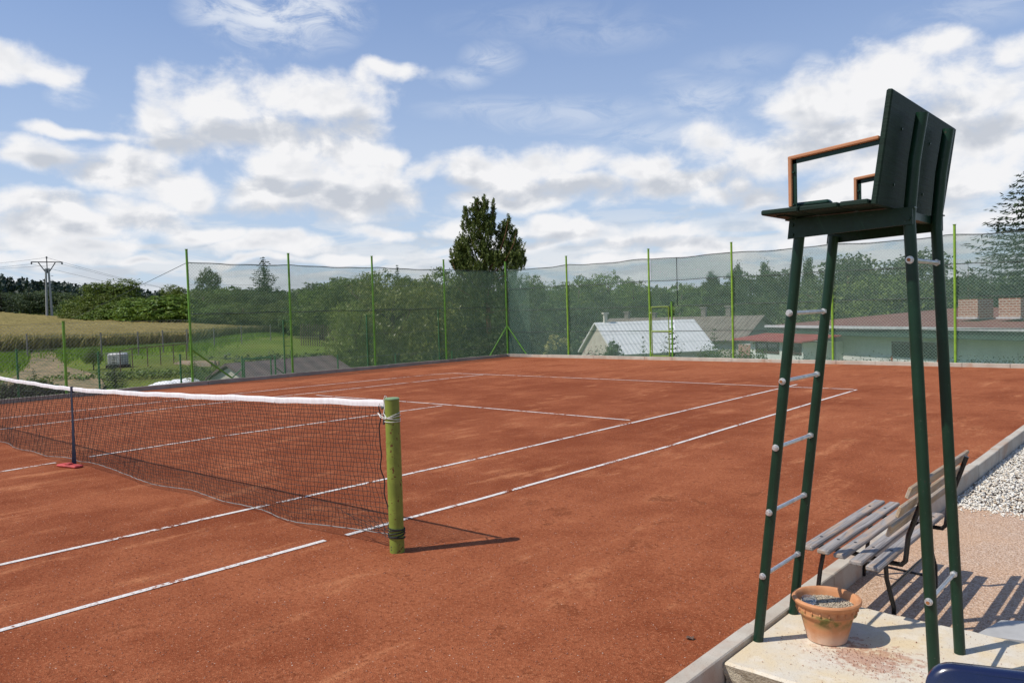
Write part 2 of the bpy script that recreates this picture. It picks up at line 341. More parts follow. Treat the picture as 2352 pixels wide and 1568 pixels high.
# terrain
m_ground,t=mat('meadow_ground'); P=t.w
n1=t.noise(P,.22,5,.6,.5); n2=t.noise(P,1.6,5,.65); n3=t.noise(P,9,4,.7); n4=t.noise(P,.05,3,.5)
c=t.mix(t.ramp(n1,.35,.65),(.12,.20,.020),(.21,.26,.04)); c=t.mix(t.math('MULTIPLY',t.ramp(n2,.42,.62),.45),c,(.14,.15,.04))
c=t.mix(t.math('MULTIPLY',t.ramp(n3,.45,.7),.5),c,(.032,.052,.012)); c=t.mix(t.math('MULTIPLY',t.ramp(n4,.55,.65),.4),c,(.10,.10,.035))
t.con(c,t.b.inputs['Base Color']); t.b.inputs['Roughness'].default_value=.95; t.b.inputs['Specular IOR Level'].default_value=.1; bump(t,t.math('ADD',n2,n3),1,.12)
m_wheat,t=mat('ripening_wheat'); P=t.w
n1=t.noise(P,.10,4,.6,.5); n2=t.noise(t.vmath('MULTIPLY',P,(1.0,.35,1)),1.6,5,.7,.6); n3=t.noise(P,11,3,.7)
c=t.mix(t.ramp(n2,.36,.62),(.25,.205,.06),(.42,.33,.12)); c=t.mix(t.math('MULTIPLY',t.ramp(n3,.4,.66),.5),c,(.44,.36,.15)); c=t.mix(t.math('MULTIPLY',t.ramp(n1,.56,.66),.55),c,(.12,.13,.035))
t.con(c,t.b.inputs['Base Color']); t.b.inputs['Roughness'].default_value=.95; t.b.inputs['Specular IOR Level'].default_value=.1; bump(t,t.math('ADD',n2,n3),1,.25)
m_dirt=simple('dry_trodden_dirt',(.25,.17,.085),.95,var=.45,scale=2.5,world=True,bumpd=.05,bscale=12,dark=(.10,.10,.035))
m_plast=simple('cream_plaster',(.62,.57,.48),.9,var=.12,scale=1.2,world=True,bumpd=.01,bscale=20)
m_plasg=simple('grey_green_plaster',(.76,.79,.73),.9,var=.12,scale=1.0,world=True,bumpd=.01,bscale=20)
m_whit=simple('white_plaster',(.72,.72,.70),.9,var=.15,scale=3,world=True)
def rooft(name,a,b,sx,sy,bd=.03,st_=.30):
    m,t=mat(name); P=t.o
    w=t.new('ShaderNodeTexWave',wave_type='BANDS',bands_direction='X',wave_profile='SIN'); t.con(P,w.inputs[0]); w.inputs['Scale'].default_value=sx; w.inputs['Distortion'].default_value=.05
    w2=t.new('ShaderNodeTexWave',wave_type='BANDS',bands_direction='Y',wave_profile='SAW'); t.con(P,w2.inputs[0]); w2.inputs['Scale'].default_value=sy
    n=t.noise(P,1.5,5,.65); n2=t.noise(P,12,3,.6)
    c=t.mix(t.ramp(n,.3,.7),a,b); c=t.mix(t.math('MULTIPLY',w.outputs['Fac'],st_),c,tuple(x*.55 for x in a)); c=t.mix(t.math('MULTIPLY',t.ramp(w2.outputs['Fac'],.88,1.0),.5),c,tuple(x*.4 for x in a)); c=t.mix(t.math('MULTIPLY',t.ramp(n2,.5,.8),.3),c,tuple(x*.6 for x in a))
    t.con(c,t.b.inputs['Base Color']); t.b.inputs['Roughness'].default_value=.7; bump(t,t.math('ADD',w.outputs['Fac'],t.math('MULTIPLY',w2.outputs['Fac'],.6)),1,bd); return m
m_roofw=rooft('white_corrugated_sheet',(.78,.78,.76),(.87,.87,.85),1.6,.42,.012,.13)
m_roofg=rooft('old_brown_tiles',(.19,.155,.12),(.29,.25,.20),1.3,.9)
m_roofr=rooft('red_brown_roofing',(.22,.085,.065),(.30,.13,.10),1.0,.5)
m_roofr2=rooft('red_sheet_roofing',(.30,.055,.045),(.40,.09,.07),1.5,.5)
m_roofd=rooft('dark_purple_brown_roofing',(.135,.09,.085),(.20,.135,.125),.5,.8)
m_fasc=simple('pale_metal_gutter',(.72,.73,.73),.4,.3,var=.2)
m_dkgr=simple('dark_green_fascia',(.035,.075,.055),.6)
m_frame=simple('dark_brown_window_frame',(.07,.03,.022),.6)
m_orange=simple('orange_painted_jamb',(.55,.08,.02),.5)
m_wind,t=mat('window_glass'); t.b.inputs['Base Color'].default_value=(.012,.016,.015,1); t.b.inputs['Roughness'].default_value=.12; t.b.inputs['Specular IOR Level'].default_value=.8
m_brick,t=mat('brick'); bt=t.new('ShaderNodeTexBrick'); sp_=t.new('ShaderNodeSeparateXYZ'); t.con(t.o,sp_.inputs[0]); cb=t.new('ShaderNodeCombineXYZ'); t.con(t.math('ADD',sp_.outputs[0],sp_.outputs[1]),cb.inputs[0]); t.con(sp_.outputs[2],cb.inputs[1]); t.con(cb.outputs[0],bt.inputs[0])
bt.inputs['Color1'].default_value=(.30,.12,.08,1); bt.inputs['Color2'].default_value=(.38,.17,.11,1); bt.inputs['Mortar'].default_value=(.50,.45,.38,1); bt.inputs['Scale'].default_value=1; bt.inputs['Brick Width'].default_value=.25; bt.inputs['Row Height'].default_value=.085; bt.inputs['Mortar Size'].default_value=.012
t.con(bt.outputs[0],t.b.inputs['Base Color']); t.b.inputs['Roughness'].default_value=.9
m_ibc=simple('white_tank_plastic',(.74,.73,.68),.5,var=.15,scale=2)
m_fleece=simple('white_crop_fleece',(.74,.74,.73),.8,var=.12,scale=4,bumpd=.006,bscale=3)
m_pole=simple('pole_concrete',(.34,.34,.33),.85,var=.15); m_steel=simple('dark_steel',(.05,.05,.055),.6)
m_rusty=simple('rusty_iron',(.13,.075,.05),.85,var=.4)
m_grey=simple('grey_weathered_wood',(.24,.21,.18),.9,var=.3)
# ------------------------------------------------------------------ terrain
DK=[20,24,28,33,40,50,60,85,110,160,300,700,1100]
TBL={ -400:[-.5,-.1,.0,.1,.5,.8,1.0,1.9,2.9,3.6,8,26,24],
 0:[-.5,-.1,.0,.1,.5,.75,.97,1.9,2.85,3.1,6,25,24],
 200:[-.6,-.2,.0,.08,.3,.5,.75,1.5,1.9,2.2,5,17,16],
 430:[-1.0,-.4,.05,.1,.2,.35,.52,1.2,1.3,1.5,4,9,9],
 600:[-1.8,-2.0,-1.6,-.5,.1,.25,.35,.35,.4,.5,2,5,5],
 760:[-2.3,-2.5,-2.2,-1.0,-.1,-.1,-.1,0,0,0,0,2,2],
 900:[-2.6,-2.6,-2.6,-2.2,-1.6,-1.2,-1,-.8,-.6,-.5,-.5,0,0],
 1200:[-2.6]*3+[-2.8,-2.8,-2.6,-2.5,-2.2,-2,-2,-1.5,0,0],
 2352:[-1.2,-1.6,-2.2,-2.6,-2.6,-2.6,-2.5,-2.2,-2,-2,-1.5,0,0],
 2900:[-.4,-.6,-1,-1.2,-1.4,-1.5,-1.5,-1.5,-1.5,-1.5,-1,0,0]}
AK=[azc(c) if c>-400 else azc(-390) for c in sorted(TBL)]; TV=np.array([TBL[c] for c in sorted(TBL)],float)
def ground(x,y):
    D=math.hypot(x-CX,y-CY); a=math.atan2(x-CX,y-CY)
    vals=[np.interp(D,DK,row) for row in TV]
    z=float(np.interp(a,AK,vals))
    if a>AK[-1]+.15 or a<AK[0]-.25:
        k=min(1,(a-AK[-1]-.15)/.5 if a>AK[-1] else (AK[0]-.25-a)/.5); z=z*(1-k)+(-.3)*k
    dx=max(-9.25-x,0,x-14.5); dy=max(-14-y,0,y-18.55); d=math.hypot(dx,dy)
    if d<=0: return -.5
    w=min(1,d/(2.2 if dx>dy else 3.0)); w=w*w*(3-2*w)
    return -.12*(1-w)+z*w
# polar grid about the court
NA=300; RD=[0]+list(np.geomspace(3,1300,95)); V=[];Q=[]
gx,gy=2.0,3.0
rr=[]
for i in range(NA):
    a=2*PI*i/NA
    for j,d in enumerate(RD): V.append((gx+d*math.sin(a),gy+d*math.cos(a),0))
V=[(x,y,ground(x,y)) for x,y,_ in V]; nr=len(RD)
for i in range(NA):
    for j in range(nr-1): Q.append((i*nr+j,((i+1)%NA)*nr+j,((i+1)%NA)*nr+j+1,i*nr+j+1))
tag(link('ground',npmesh('ground',V,Q,m_ground,True)),kind='structure')
def sheet(name,cols,rows_fn,mat_,dz,nD=40,kind='structure',edge=None,jit=0):
    """sheet draped on the ground between near and far distance per column"""
    rnd=random.Random(5); V=[];Q=[];n=len(cols)
    for c in cols:
        d0,d1=rows_fn(c)
        for j in range(nD+1):
            D=d0+(d1-d0)*(j/nD)**1.6
            x,y=loc(c,D); V.append((x,y,ground(x,y)+dz+rnd.uniform(-jit,jit)))
    for i in range(n-1):
        for j in range(nD): Q.append((i*(nD+1)+j,(i+1)*(nD+1)+j,(i+1)*(nD+1)+j+1,i*(nD+1)+j+1))
    # side skirt at the near edge
    b=len(V)
    for i in range(n): x,y,z=V[i*(nD+1)]; V.append((x,y,z-dz-.1))
    for i in range(n-1): Q.append((i*(nD+1),b+i,b+i+1,(i+1)*(nD+1)))
    return tag(link(name,npmesh(name,V,Q,mat_,False)),kind=kind)
def wheat_d(c): return (float(np.interp(c,[-300,0,130,200,430,640],[38,39,42,43,47,75])),float(np.interp(c,[-300,0,130,430,640],[112,108,100,84,84])))
sheet('wheat_field',list(np.linspace(-300,640,180)),wheat_d,m_wheat,.62,70,jit=.06)
# blades: wheat edge and tall grass bank
def blades(name,n,fn,h,w,mat_,seed,label=None,kind='stuff'):
    rng=np.random.default_rng(seed); V=np.zeros((n*3,3),np.float32)
    for i in range(n):
        c,D=fn(rng); x,y=loc(c,D); z=ground(x,y); a=rng.uniform(0,PI); hh=h*rng.uniform(.3,1.15); ww=w*rng.uniform(.6,1.3); lx,ly=rng.normal(0,.25,2)*hh
        dx,dy=math.cos(a)*ww,math.sin(a)*ww
        V[3*i]=(x-dx,y-dy,z-.05); V[3*i+1]=(x+dx,y+dy,z-.05); V[3*i+2]=(x+lx,y+ly,z+hh)
    o=link(name,npmesh(name,V,np.arange(n*3).reshape(-1,3),mat_)); tag(o,label,None,None,kind); return o
def f_wh(rng):
    c=rng.uniform(-250,640); d=wheat_d(c)[0]; return c,d+abs(rng.normal(0,1.2))-.25
o=blades('wheat',14000,f_wh,.78,.05,m_wheatb,3); o['category']='wheat'; o['label']='ragged front edge of the ripening wheat field behind the garden'
def f_gr(rng):
    while True:
        c=rng.uniform(-250,660)
        if 62<c<128 and rng.uniform()<.9: continue
        d=wheat_d(c)[0]; return c,d-.3-abs(rng.normal(0,1)) *(2.6 if c<430 else 5)
o=blades('tall_grass',30000,f_gr,.24,.035,m_grassb,4); o['category']='grass'; o['label']='bright green tall grass bank between the wheat and the garden'
# weeds behind the kerb on the left
def f_wd(rng):
    y=rng.uniform(-6,18.3); x=-9.25-abs(rng.normal(0,.5)); D=math.hypot(x-CX,y-CY); a=math.atan2(x-CX,y-CY)
    return a,D
rng=np.random.default_rng(8); n=5000; V=np.zeros((n*3,3),np.float32)
for i in range(n):
    if i%2: y=rng.uniform(-8,18.3); x=-9.22-abs(rng.normal(0,.7))
    else: x=rng.uniform(-9,9); y=18.5+abs(rng.normal(0,.5))
    z=ground(x,y); a=rng.uniform(0,PI); hh=rng.uniform(.08,.26); lx,ly=rng.normal(0,.3,2)*hh; dx,dy=math.cos(a)*.02,math.sin(a)*.02
    V[3*i]=(x-dx,y-dy,z-.03);V[3*i+1]=(x+dx,y+dy,z-.03);V[3*i+2]=(x+lx,y+ly,z+hh)
o=tag(link('weeds',npmesh('weeds',V,np.arange(n*3).reshape(-1,3),m_grassb)),'low green weeds growing outside the concrete kerbs','grass',None,'stuff')
# dirt track
V=[];Q=[]
trk=[(25,-30),(28.5,15),(31,60),(33,95),(36,90),(39,86),(42,88)]
trk=[((-90,190),22.5),((-40,235),25),((0,225),27),((30,195),29.5),((52,150),32.5),((64,135),36),((68,128),39.5),((66,126),42)]
NW=10
for (c0,c1),D in trk:
    for k in range(NW+1):
        x,y=loc(c0+(c1-c0)*k/NW,D); V.append((x,y,ground(x,y)+.05))
# refine along length
V2=[];ns=6
for i in range(len(trk)-1):
    for s_ in range(ns):
        for k in range(NW+1):
            a=V[i*(NW+1)+k]; b=V[(i+1)*(NW+1)+k]; q=s_/ns; x=a[0]+(b[0]-a[0])*q; y=a[1]+(b[1]-a[1])*q; V2.append((x,y,ground(x,y)+.06))
rows=len(V2)//(NW+1)
Q=[(i*(NW+1)+k,i*(NW+1)+k+1,(i+1)*(NW+1)+k+1,(i+1)*(NW+1)+k) for i in range(rows-1) for k in range(NW)]
tag(link('dirt_path',npmesh('dirt_path',V2,Q,m_dirt,True)),kind='structure')
# ------------------------------------------------------------------ court
def grid(name,x0,x1,y0,y1,z,st,mat_,amp=0,bot=None):
    nx=max(2,int((x1-x0)/st)); ny=max(2,int((y1-y0)/st)); X,Y=np.meshgrid(np.linspace(x0,x1,nx+1),np.linspace(y0,y1,ny+1),indexing='ij')
    Z=np.full_like(X,z)+amp*(np.sin(X*1.7+1)*np.sin(Y*1.3)+.6*np.sin(X*3.9)*np.cos(Y*4.3+.5))
    V=np.stack([X.ravel(),Y.ravel(),Z.ravel()],1); I=np.arange((nx+1)*(ny+1)).reshape(nx+1,ny+1)
    Q=np.stack([I[:-1,:-1].ravel(),I[1:,:-1].ravel(),I[1:,1:].ravel(),I[:-1,1:].ravel()],1)
    return link(name,npmesh(name,V,Q,mat_,True))
court=grid('clay_court',-9.0,8.62,-13.5,18.2,0,.5,m_clay); tag(court,kind='structure')
LZ=.004
def strip(name,pts,w,parent=court,seed=1):
    rnd=random.Random(seed); mb=MB(); P=[]
    for (a,b) in zip(pts[:-1],pts[1:]):
        L=math.dist(a,b); n=max(1,int(L/.35))
        for k in range(n): P.append((a[0]+(b[0]-a[0])*k/n,a[1]+(b[1]-a[1])*k/n))
    P.append(pts[-1]); vs=[]
    for i,p in enumerate(P):
        a=P[max(0,i-1)];b=P[min(len(P)-1,i+1)]; d=Vector((b[0]-a[0],b[1]-a[1])).normalized(); nx,ny=-d.y,d.x
        j=rnd.uniform(-.004,.004) if 0<i<len(P)-1 else 0
        vs+=[(p[0]+nx*(w/2+j),p[1]+ny*(w/2+j),LZ),(p[0]-nx*(w/2-j),p[1]-ny*(w/2-j),LZ)]
    mb.add(vs,[(2*i,2*i+1,2*i+3,2*i+2) for i in range(len(P)-1)]); return mb.build(name,m_line,parent)
k=2352/4096
W=.05
dl=[gz(c,r,0) for c,r in((-260,1517),(0,1447.5),(746.5,1241))]; dl2=[gz(c,r,0) for c,r in((795,1229),(1091,1149),(1508.5,1032.5),(1786.5,949),(1967.5,894.8))]
strip('doubles_sideline',dl,W,seed=1).location.z=0; strip('doubles_sideline',dl2,W,seed=2)
strip('singles_sideline',[gz(c,r,0) for c,r in((-260,1352),(0,1297),(571.4,1169),(1091,1054.7),(1451.5,971),(1791,892),(1830,883))],W,seed=3)
strip('service_line',[gz(c,r,0) for c,r in((726,907.5),(1015.5,928.5),(1447,965))],W,seed=4)
strip('base_line',[gz(c,r,0) for c,r in((1039,857),(1178,862.1),(1493,875.1),(1791,887.7),(1960,894))],W,seed=5)
strip('centre_service_line',[gz(c,r,0) for c,r in((-260,1127),(0,1083.5),(128,1062.5))],W,seed=6); strip('centre_service_line',[gz(c,r,0) for c,r in((205,1049),(500,1003),(1015.5,931.5))],W,seed=7)
strip('singles_sideline',[gz(c,r,0) for c,r in((-100,999),(0,986),(400,936),(700,904),(1110,860.5))],W,seed=8)
strip('doubles_sideline',[gz(c,r,0) for c,r in((-100,971),(140,947),(640,894),(1000,859.5),(1039,857))],W,seed=9)
strip('base_line',[(5.5,-11.885),(-5.5,-11.885)],W,seed=10); strip('service_line',[(4.1,-6.4),(-4.1,-6.4)],W,seed=11)
# kerbs: individual slabs, slightly uneven
def kerb(name,axis,fixed,w,a0,a1,z0,z1,L,mat_,label=None,seed=0):
    rnd=random.Random(seed); mb=MB(); a=a0
    while a<a1-.01:
        b=min(a1,a+L); dz=rnd.uniform(-.006,.006); dx=rnd.uniform(-.006,.006)
        if axis=='y': mb.box(fixed+dx,fixed+w+dx,a+.003,b-.003,z0,z1+dz,bev=.006)
        else: mb.box(a+.003,b-.003,fixed+dx,fixed+w+dx,z0,z1+dz,bev=.006)
        a=b
    return tag(mb.build(name,mat_),kind='structure')
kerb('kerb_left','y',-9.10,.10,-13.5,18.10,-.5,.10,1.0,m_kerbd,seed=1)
kerb('kerb_far','x',18.12,.10,-9.1,8.7,-.5,.10,1.0,m_kerb,seed=2)
kerb('kerb_right','y',8.605,.085,-13.5,18.1,-.5,.022,1.0,m_kerb,seed=3)
# run-off beyond the kerb
g=grid('grit_path',8.69,14.6,-14.2,4.33,-.13,.6,m_grit); tag(g,kind='structure')
g=grid('gravel_bed',8.69,14.6,4.33,8.4,-.155,.6,m_soil); tag(g,kind='structure')
g=grid('leaf_litter_path',8.69,14.6,8.4,18.6,-.14,.4,m_soil,.015); tag(g,kind='structure')
g=grid('verge',-14,8.60,-16,-13.5,-.1,1,m_ground); tag(g,kind='structure')
# stones
def stones(name,n,fn,s0,s1,mat_,seed,label,cat='gravel'):
    rng=np.random.default_rng(seed)
    base=np.array([(1,0,0),(.5,.87,0),(-.5,.87,0),(-1,0,0),(-.5,-.87,0),(.5,-.87,0),(.45,.26,.8),(-.45,.26,.85),(0,-.52,.8),(0,0,-.8)])
    fs=[(0,1,6),(1,2,7),(1,7,6),(2,3,7),(3,4,8),(3,8,7),(4,5,8),(5,0,6),(5,6,8),(6,7,8),(1,0,9),(2,1,9),(3,2,9),(4,3,9),(5,4,9),(0,5,9)]
    nb=len(base); V=np.zeros((n,nb,3)); pos=np.array([fn(rng) for _ in range(n)]); sz=rng.uniform(s0,s1,n)**1.0; a=rng.uniform(0,2*PI,n)
    jit=rng.uniform(.75,1.2,(n,nb,1)); B=base[None]*jit; B=B*np.stack([np.ones(n),rng.uniform(.55,.95,n),rng.uniform(.4,.75,n)],1)[:,None,:]*sz[:,None,None]
    tl=rng.normal(0,.25,n); B[:,:,2]+=B[:,:,0]*tl[:,None]
    c,s=np.cos(a)[:,None],np.sin(a)[:,None]; V[:,:,0]=B[:,:,0]*c-B[:,:,1]*s; V[:,:,1]=B[:,:,0]*s+B[:,:,1]*c; V[:,:,2]=B[:,:,2]; V+=pos[:,None,:]
    Fq=(np.array(fs)[None]+np.arange(n)[:,None,None]*nb).reshape(-1,3)
    return tag(link(name,npmesh(name,V.reshape(-1,3),Fq,mat_)),label,cat,None,'stuff')
def fs_(rng):
    y=rng.uniform(4.29,8.2); x=8.70+rng.uniform(0,1)**1.3*2.3; return (x,y+.06*math.sin(x*9),-.148+rng.uniform(0,.028))
stones('white_gravel',19000,fs_,.0085,.018,m_stone,1,'white and buff decorative gravel beside the right-hand kerb')
def fs2(rng): return (rng.uniform(8.72,11),4.31-abs(rng.normal(0,.10)),-.125)
def fs3(rng):
    y=7.9+abs(rng.normal(0,2)); return (8.72+rng.uniform(0,1.5),y,-.135)
stones('stray_gravel',1500,lambda r: fs2(r) if r.uniform()<.35 else fs3(r),.006,.015,m_stone,2,'stray pale stones around the edge of the gravel bed')
m_stone2=simple('fine_buff_gravel',(.50,.42,.31),.9,var=.6,scale=160)
m_grain,t=mat('loose_clay_grain'); rn=t.new('ShaderNodeNewGeometry').outputs['Random Per Island']
t.con(t.mix(rn,(.20,.05,.022),(.45,.20,.12)),t.b.inputs['Base Color']); t.b.inputs['Roughness'].default_value=.9
def fg(rng):
    x=rng.uniform(3.2,8.6); y=rng.uniform(-2.2,2.6); return (x,y,.001)
stones('clay_grains',7000,fg,.0022,.006,m_grain,5,'loose red clay grains lying on the court surface','clay')
def fg2(rng):
    if rng.uniform()<.5: return (9.2+rng.normal(0,.12),.48+rng.normal(0,.09),.008)
    return (rng.uniform(8.75,9.9),rng.uniform(-.1,1.1),.008)
stones('spilt_clay',800,fg2,.0012,.0035,m_grain,6,'spilt red clay crumbs on the concrete platform','clay')
# platform slab
px0,px1,py0,py1=8.695,10.6,.06,1.12
rnd=random.Random(4); mb=MB(); n=26; top=[];
bx=[]
for i in range(n+1): bx.append((px0+(px1-px0)*i/n,py0+rnd.uniform(-.008,.008)))
for i in range(1,n//2+1): bx.append((px1+rnd.uniform(-.008,.008),py0+(py1-py0)*i/(n//2)))
for i in range(1,n+1): bx.append((px1-(px1-px0)*i/n,py1+rnd.uniform(-.008,.008)))
N_=len(bx); cx_,cy_=(px0+px1)/2,(py0+py1)/2
def ins(p,d): return (p[0]+(d if p[0]<cx_ else -d)*(1 if abs(p[0]-px0)<.02 or abs(p[0]-px1)<.02 else 0),p[1]+(d if p[1]<cy_ else -d)*(1 if abs(p[1]-py0)<.02 or abs(p[1]-py1)<.02 else 0))
tp=[(*ins(p,.010),.005) for p in bx]; rim=[(p[0],p[1],-.008) for p in bx]
mb.add(tp+rim,[tuple(range(N_))]+[(i,(i+1)%N_,N_+(i+1)%N_,N_+i) for i in range(N_)])
plat=empty('concrete_platform',(0,0,0)); tag(plat,'pale stained concrete platform carrying the umpire chair and the flower pot','platform')
mb.build('top_slab',m_plat,plat)
mb=MB(); rings=[[(p[0],p[1],-.008) for p in bx]]
for z_ in(-.04,-.08,-.12,-.2): rings.append([(p[0]+rnd.uniform(-.008,.012),p[1]+rnd.uniform(-.004,.018)*(1 if p[1]<cy_ else -1),z_) for p in bx])
vs=[v for r_ in rings for v in r_]; mb.add(vs,[(a*N_+i,a*N_+(i+1)%N_,(a+1)*N_+(i+1)%N_,(a+1)*N_+i) for a in range(len(rings)-1) for i in range(N_)]); mb.build('slab_side',m_platside,plat)
lf_=MB(); x_,y_=gz(1585,1467,0.0)
lf_.add([(-.018,-.012,.004),(.0,-.02,.014),(.02,-.006,.006),(.016,.014,.018),(-.004,.02,.004),(-.02,.008,.012),(0,0,.008)],[(0,1,6),(1,2,6),(2,3,6),(3,4,6),(4,5,6),(5,0,6)])
o=lf_.build('dead_leaf',m_rusty); o.location=(x_,y_,0); tag(o,'small dark curled dead leaf on the clay in front of the platform','leaf')
# ------------------------------------------------------------------ umpire chair
ch=empty('umpire_chair',(9.12,.59,.005)); tag(ch,'tall dark green umpire chair with steel ladder rungs on the concrete platform','umpire chair')
def rel(p): return (p[0]-9.12,p[1]-.59,p[2]-.005)
YA,YB=.37,.81
def legx(front,z): return (8.722+(8.957-8.722)*z/1.97) if front else (9.515+(9.432-9.515)*z/1.97)
def chb(name,mb,mt,smooth=False,parent=ch):
    mb.v=[rel(v) for v in mb.v]; return mb.build(name,mt,parent,smooth)
for fr in(True,False):
    for y in(YA,YB):
        pts=[(legx(fr,0),y,.003),(legx(fr,1.0),y,1.0),(legx(fr,2.0),y,2.0)]
        if not fr: pts=[(legx(fr,0),y,.003),(legx(fr,1.0),y,1.0),(legx(fr,2.0),y,2.0),(9.434,y,2.06),(9.452,y,2.25),(9.484,y,2.446)]
        mb=MB().tube(pts,.0245,18); l=chb('leg',mb,m_chair,True)
        mb=MB(); mb.tube([(legx(fr,.012),y,.0),(legx(fr,.012),y,.012)],.036,14); chb('foot_plate',mb,m_chair,True,l) if False else None
def nut(mb,p,d,r=.0135):
    y=p[1]; vs=[];n=6
    for yy in(y,y+d*.012):
        for k_ in range(n): vs.append((p[0]+r*math.cos(PI/3*k_+.3),yy,p[2]+r*math.sin(PI/3*k_+.3)))
    mb.add(vs,[tuple(range(6)),tuple(range(11,5,-1))]+[(i,(i+1)%6,6+(i+1)%6,6+i) for i in range(6)])
    mb.tube([(p[0],y-.001*d,p[2]),(p[0],y+d*.0155,p[2])],r*.62,10)
    mb.tube([(p[0],y-d*.003,p[2]),(p[0],y+d*.001,p[2])],r*1.22,14)
for fr,zs in((True,(.343,.662,.98,1.30,1.622)),(False,(.386,1.836))):
    for z_ in zs:
        x=legx(fr,z_); mb=MB(); mb.tube([(x,YA+.02,z_),(x,YB-.02,z_)],.0095,12)
        mb.tube([(x,YB-.042,z_),(x,YB-.022,z_)],.0155,6)
        nut(mb,(x,YA-.0265,z_),-1); nut(mb,(x,YB+.0265,z_),1); rg=chb('rung',mb,m_galv,False)
        if z_ in(.386,1.836,1.30): chb('bolt_end',MB().tube([(x,YA-.0425,z_),(x,YA-.0435,z_)],.0075,10),m_rustnut,False,rg)
# seat bearers: steel angles between front and rear legs
for y,s_ in((YA,-1),(YB,1)):
    mb=MB(); yy=y+s_*.0255
    poly=[(8.915,1.966),(9.452,1.985),(9.452,2.052),(8.925,2.052)]
    mb.prism(poly,'y',yy,yy+s_*.006); poly=[(8.905,2.052),(9.46,2.052),(9.46,2.058),(8.905,2.058)]; mb.prism(poly,'y',min(yy-s_*.03,yy+s_*.006),max(yy-s_*.03,yy+s_*.006))
    for (bx_,bz) in((8.937,2.03),(8.937,1.985),(9.435,2.01)): mb.tube([(bx_,yy+s_*.004,bz),(bx_,yy+s_*.014,bz)],.009,6)
    chb('seat_bearer',mb,m_chair)
for xx in(8.94,9.375): chb('cross_bearer',MB().box(xx-.004,xx+.036,YA-.02,YB+.02,2.02,2.053),m_chair)
SY0,SY1=.135,1.075
mb=MB(); mb.box(8.878,9.045,SY0,SY1,2.0645,2.0875,bev=.005); mb.box(9.052,9.215,SY0,SY1,2.0645,2.0875,bev=.005); mb.box(9.222,9.338,SY0,SY1,2.0645,2.0875,bev=.005)
mb.box(8.925,8.965,SY0+.06,SY1-.06,2.0585,2.0645); chb('seat',mb,m_board)
# low raised cushion edge / folded strap on the seat
mb=MB(); mb.box(9.00,9.16,.19,.245,2.0875,2.112,bev=.01); chb('seat_strap',mb,m_chair)
mb=MB(); m4=Matrix.Translation((9.345,0,2.06))@Matrix.Rotation(R(8.4),4,'Y'); mb.box(.0,.026,SY0,1.18,.0,.462,m=m4,bev=.006); chb('backrest',mb,m_board)
for y in(YA,YB):
    for z_ in(.13,.36):
        p=m4@Vector((-.003,y,z_)); q=m4@Vector((.0,y,z_)); chb('backrest_bolt',MB().tube([p,q],.009,8),m_chair)
        p=m4@Vector((.026,y-.055,z_-.03)); q=m4@Vector((.030,y-.055,z_-.03)); chb('backrest_bolt',MB().tube([p,q],.006,6),m_chair)
for yy,s_ in((.165,-1),(1.015,1)):
    mb=MB(); t_=.018
    # steel arm frame: upright, top rail (both angle section)
    mb.box(9.008,9.014,yy-.012,yy+.012,2.0885,2.302); mb.box(9.008,9.032,yy-s_*.0-.003,yy+.003,2.0885,2.302)
    m5=Matrix.Translation((9.008,yy,2.296))@Matrix.Rotation(R(-4.5),4,'Y'); mb.box(0,.372,-.012,.012,0,.006,m=m5); mb.box(0,.372,-.003,.003,-.020,.0,m=m5)
    mb.box(9.008,9.050,yy-.014,yy+.014,2.0878,2.0905)
    mb.tube([(9.020,yy-.004,2.10),(9.020,yy-.012,2.10)],.005,6); mb.tube([(9.020,yy-.004,2.24),(9.020,yy-.012,2.24)],.005,6)
    a=chb('armrest',mb,m_chair)
    mb=MB(); mb.box(8.9985,9.0145,yy-.0155,yy+.0155,2.090,2.306,bev=.003); mb.box(-.0095,.372,-.0160,.0160,-.001,.0155,m=m5,bev=.004); chb('armrest_strip',mb,m_cap,False,a)
# ------------------------------------------------------------------ bench
bz=-.13
be=empty('park_bench',(8.93,1.55,bz)); tag(be,'weathered grey slatted wooden bench with black steel frame behind the umpire chair','bench')
def brel(v): return (v[0]-8.93,v[1]-1.55,v[2]-bz)
def bb(name,mb,mt,smooth=False,parent=be):
    mb.v=[brel(v) for v in mb.v]; return mb.build(name,mt,parent,smooth)
rb=random.Random(7)
Y0s=[.985,.965,.945,.91,.875]; Y1s=[2.26,2.26,2.24,2.225,2.17]
for i in range(5):
    xa=8.70+i*.0935; zc=.33-(.012 if i==4 else 0)-(.010 if i==3 else 0)
    mb=MB().box(xa,xa+.066,Y0s[i],Y1s[i],zc-.026,zc,bev=.006); s_=bb('seat_slat',mb,m_slat)
    for yy in(1.20,2.05): bb('slat_bolt',MB().tube([(xa+.033,yy,zc-.001),(xa+.033,yy,zc+.003)],.008,10),m_steel,False,s_)
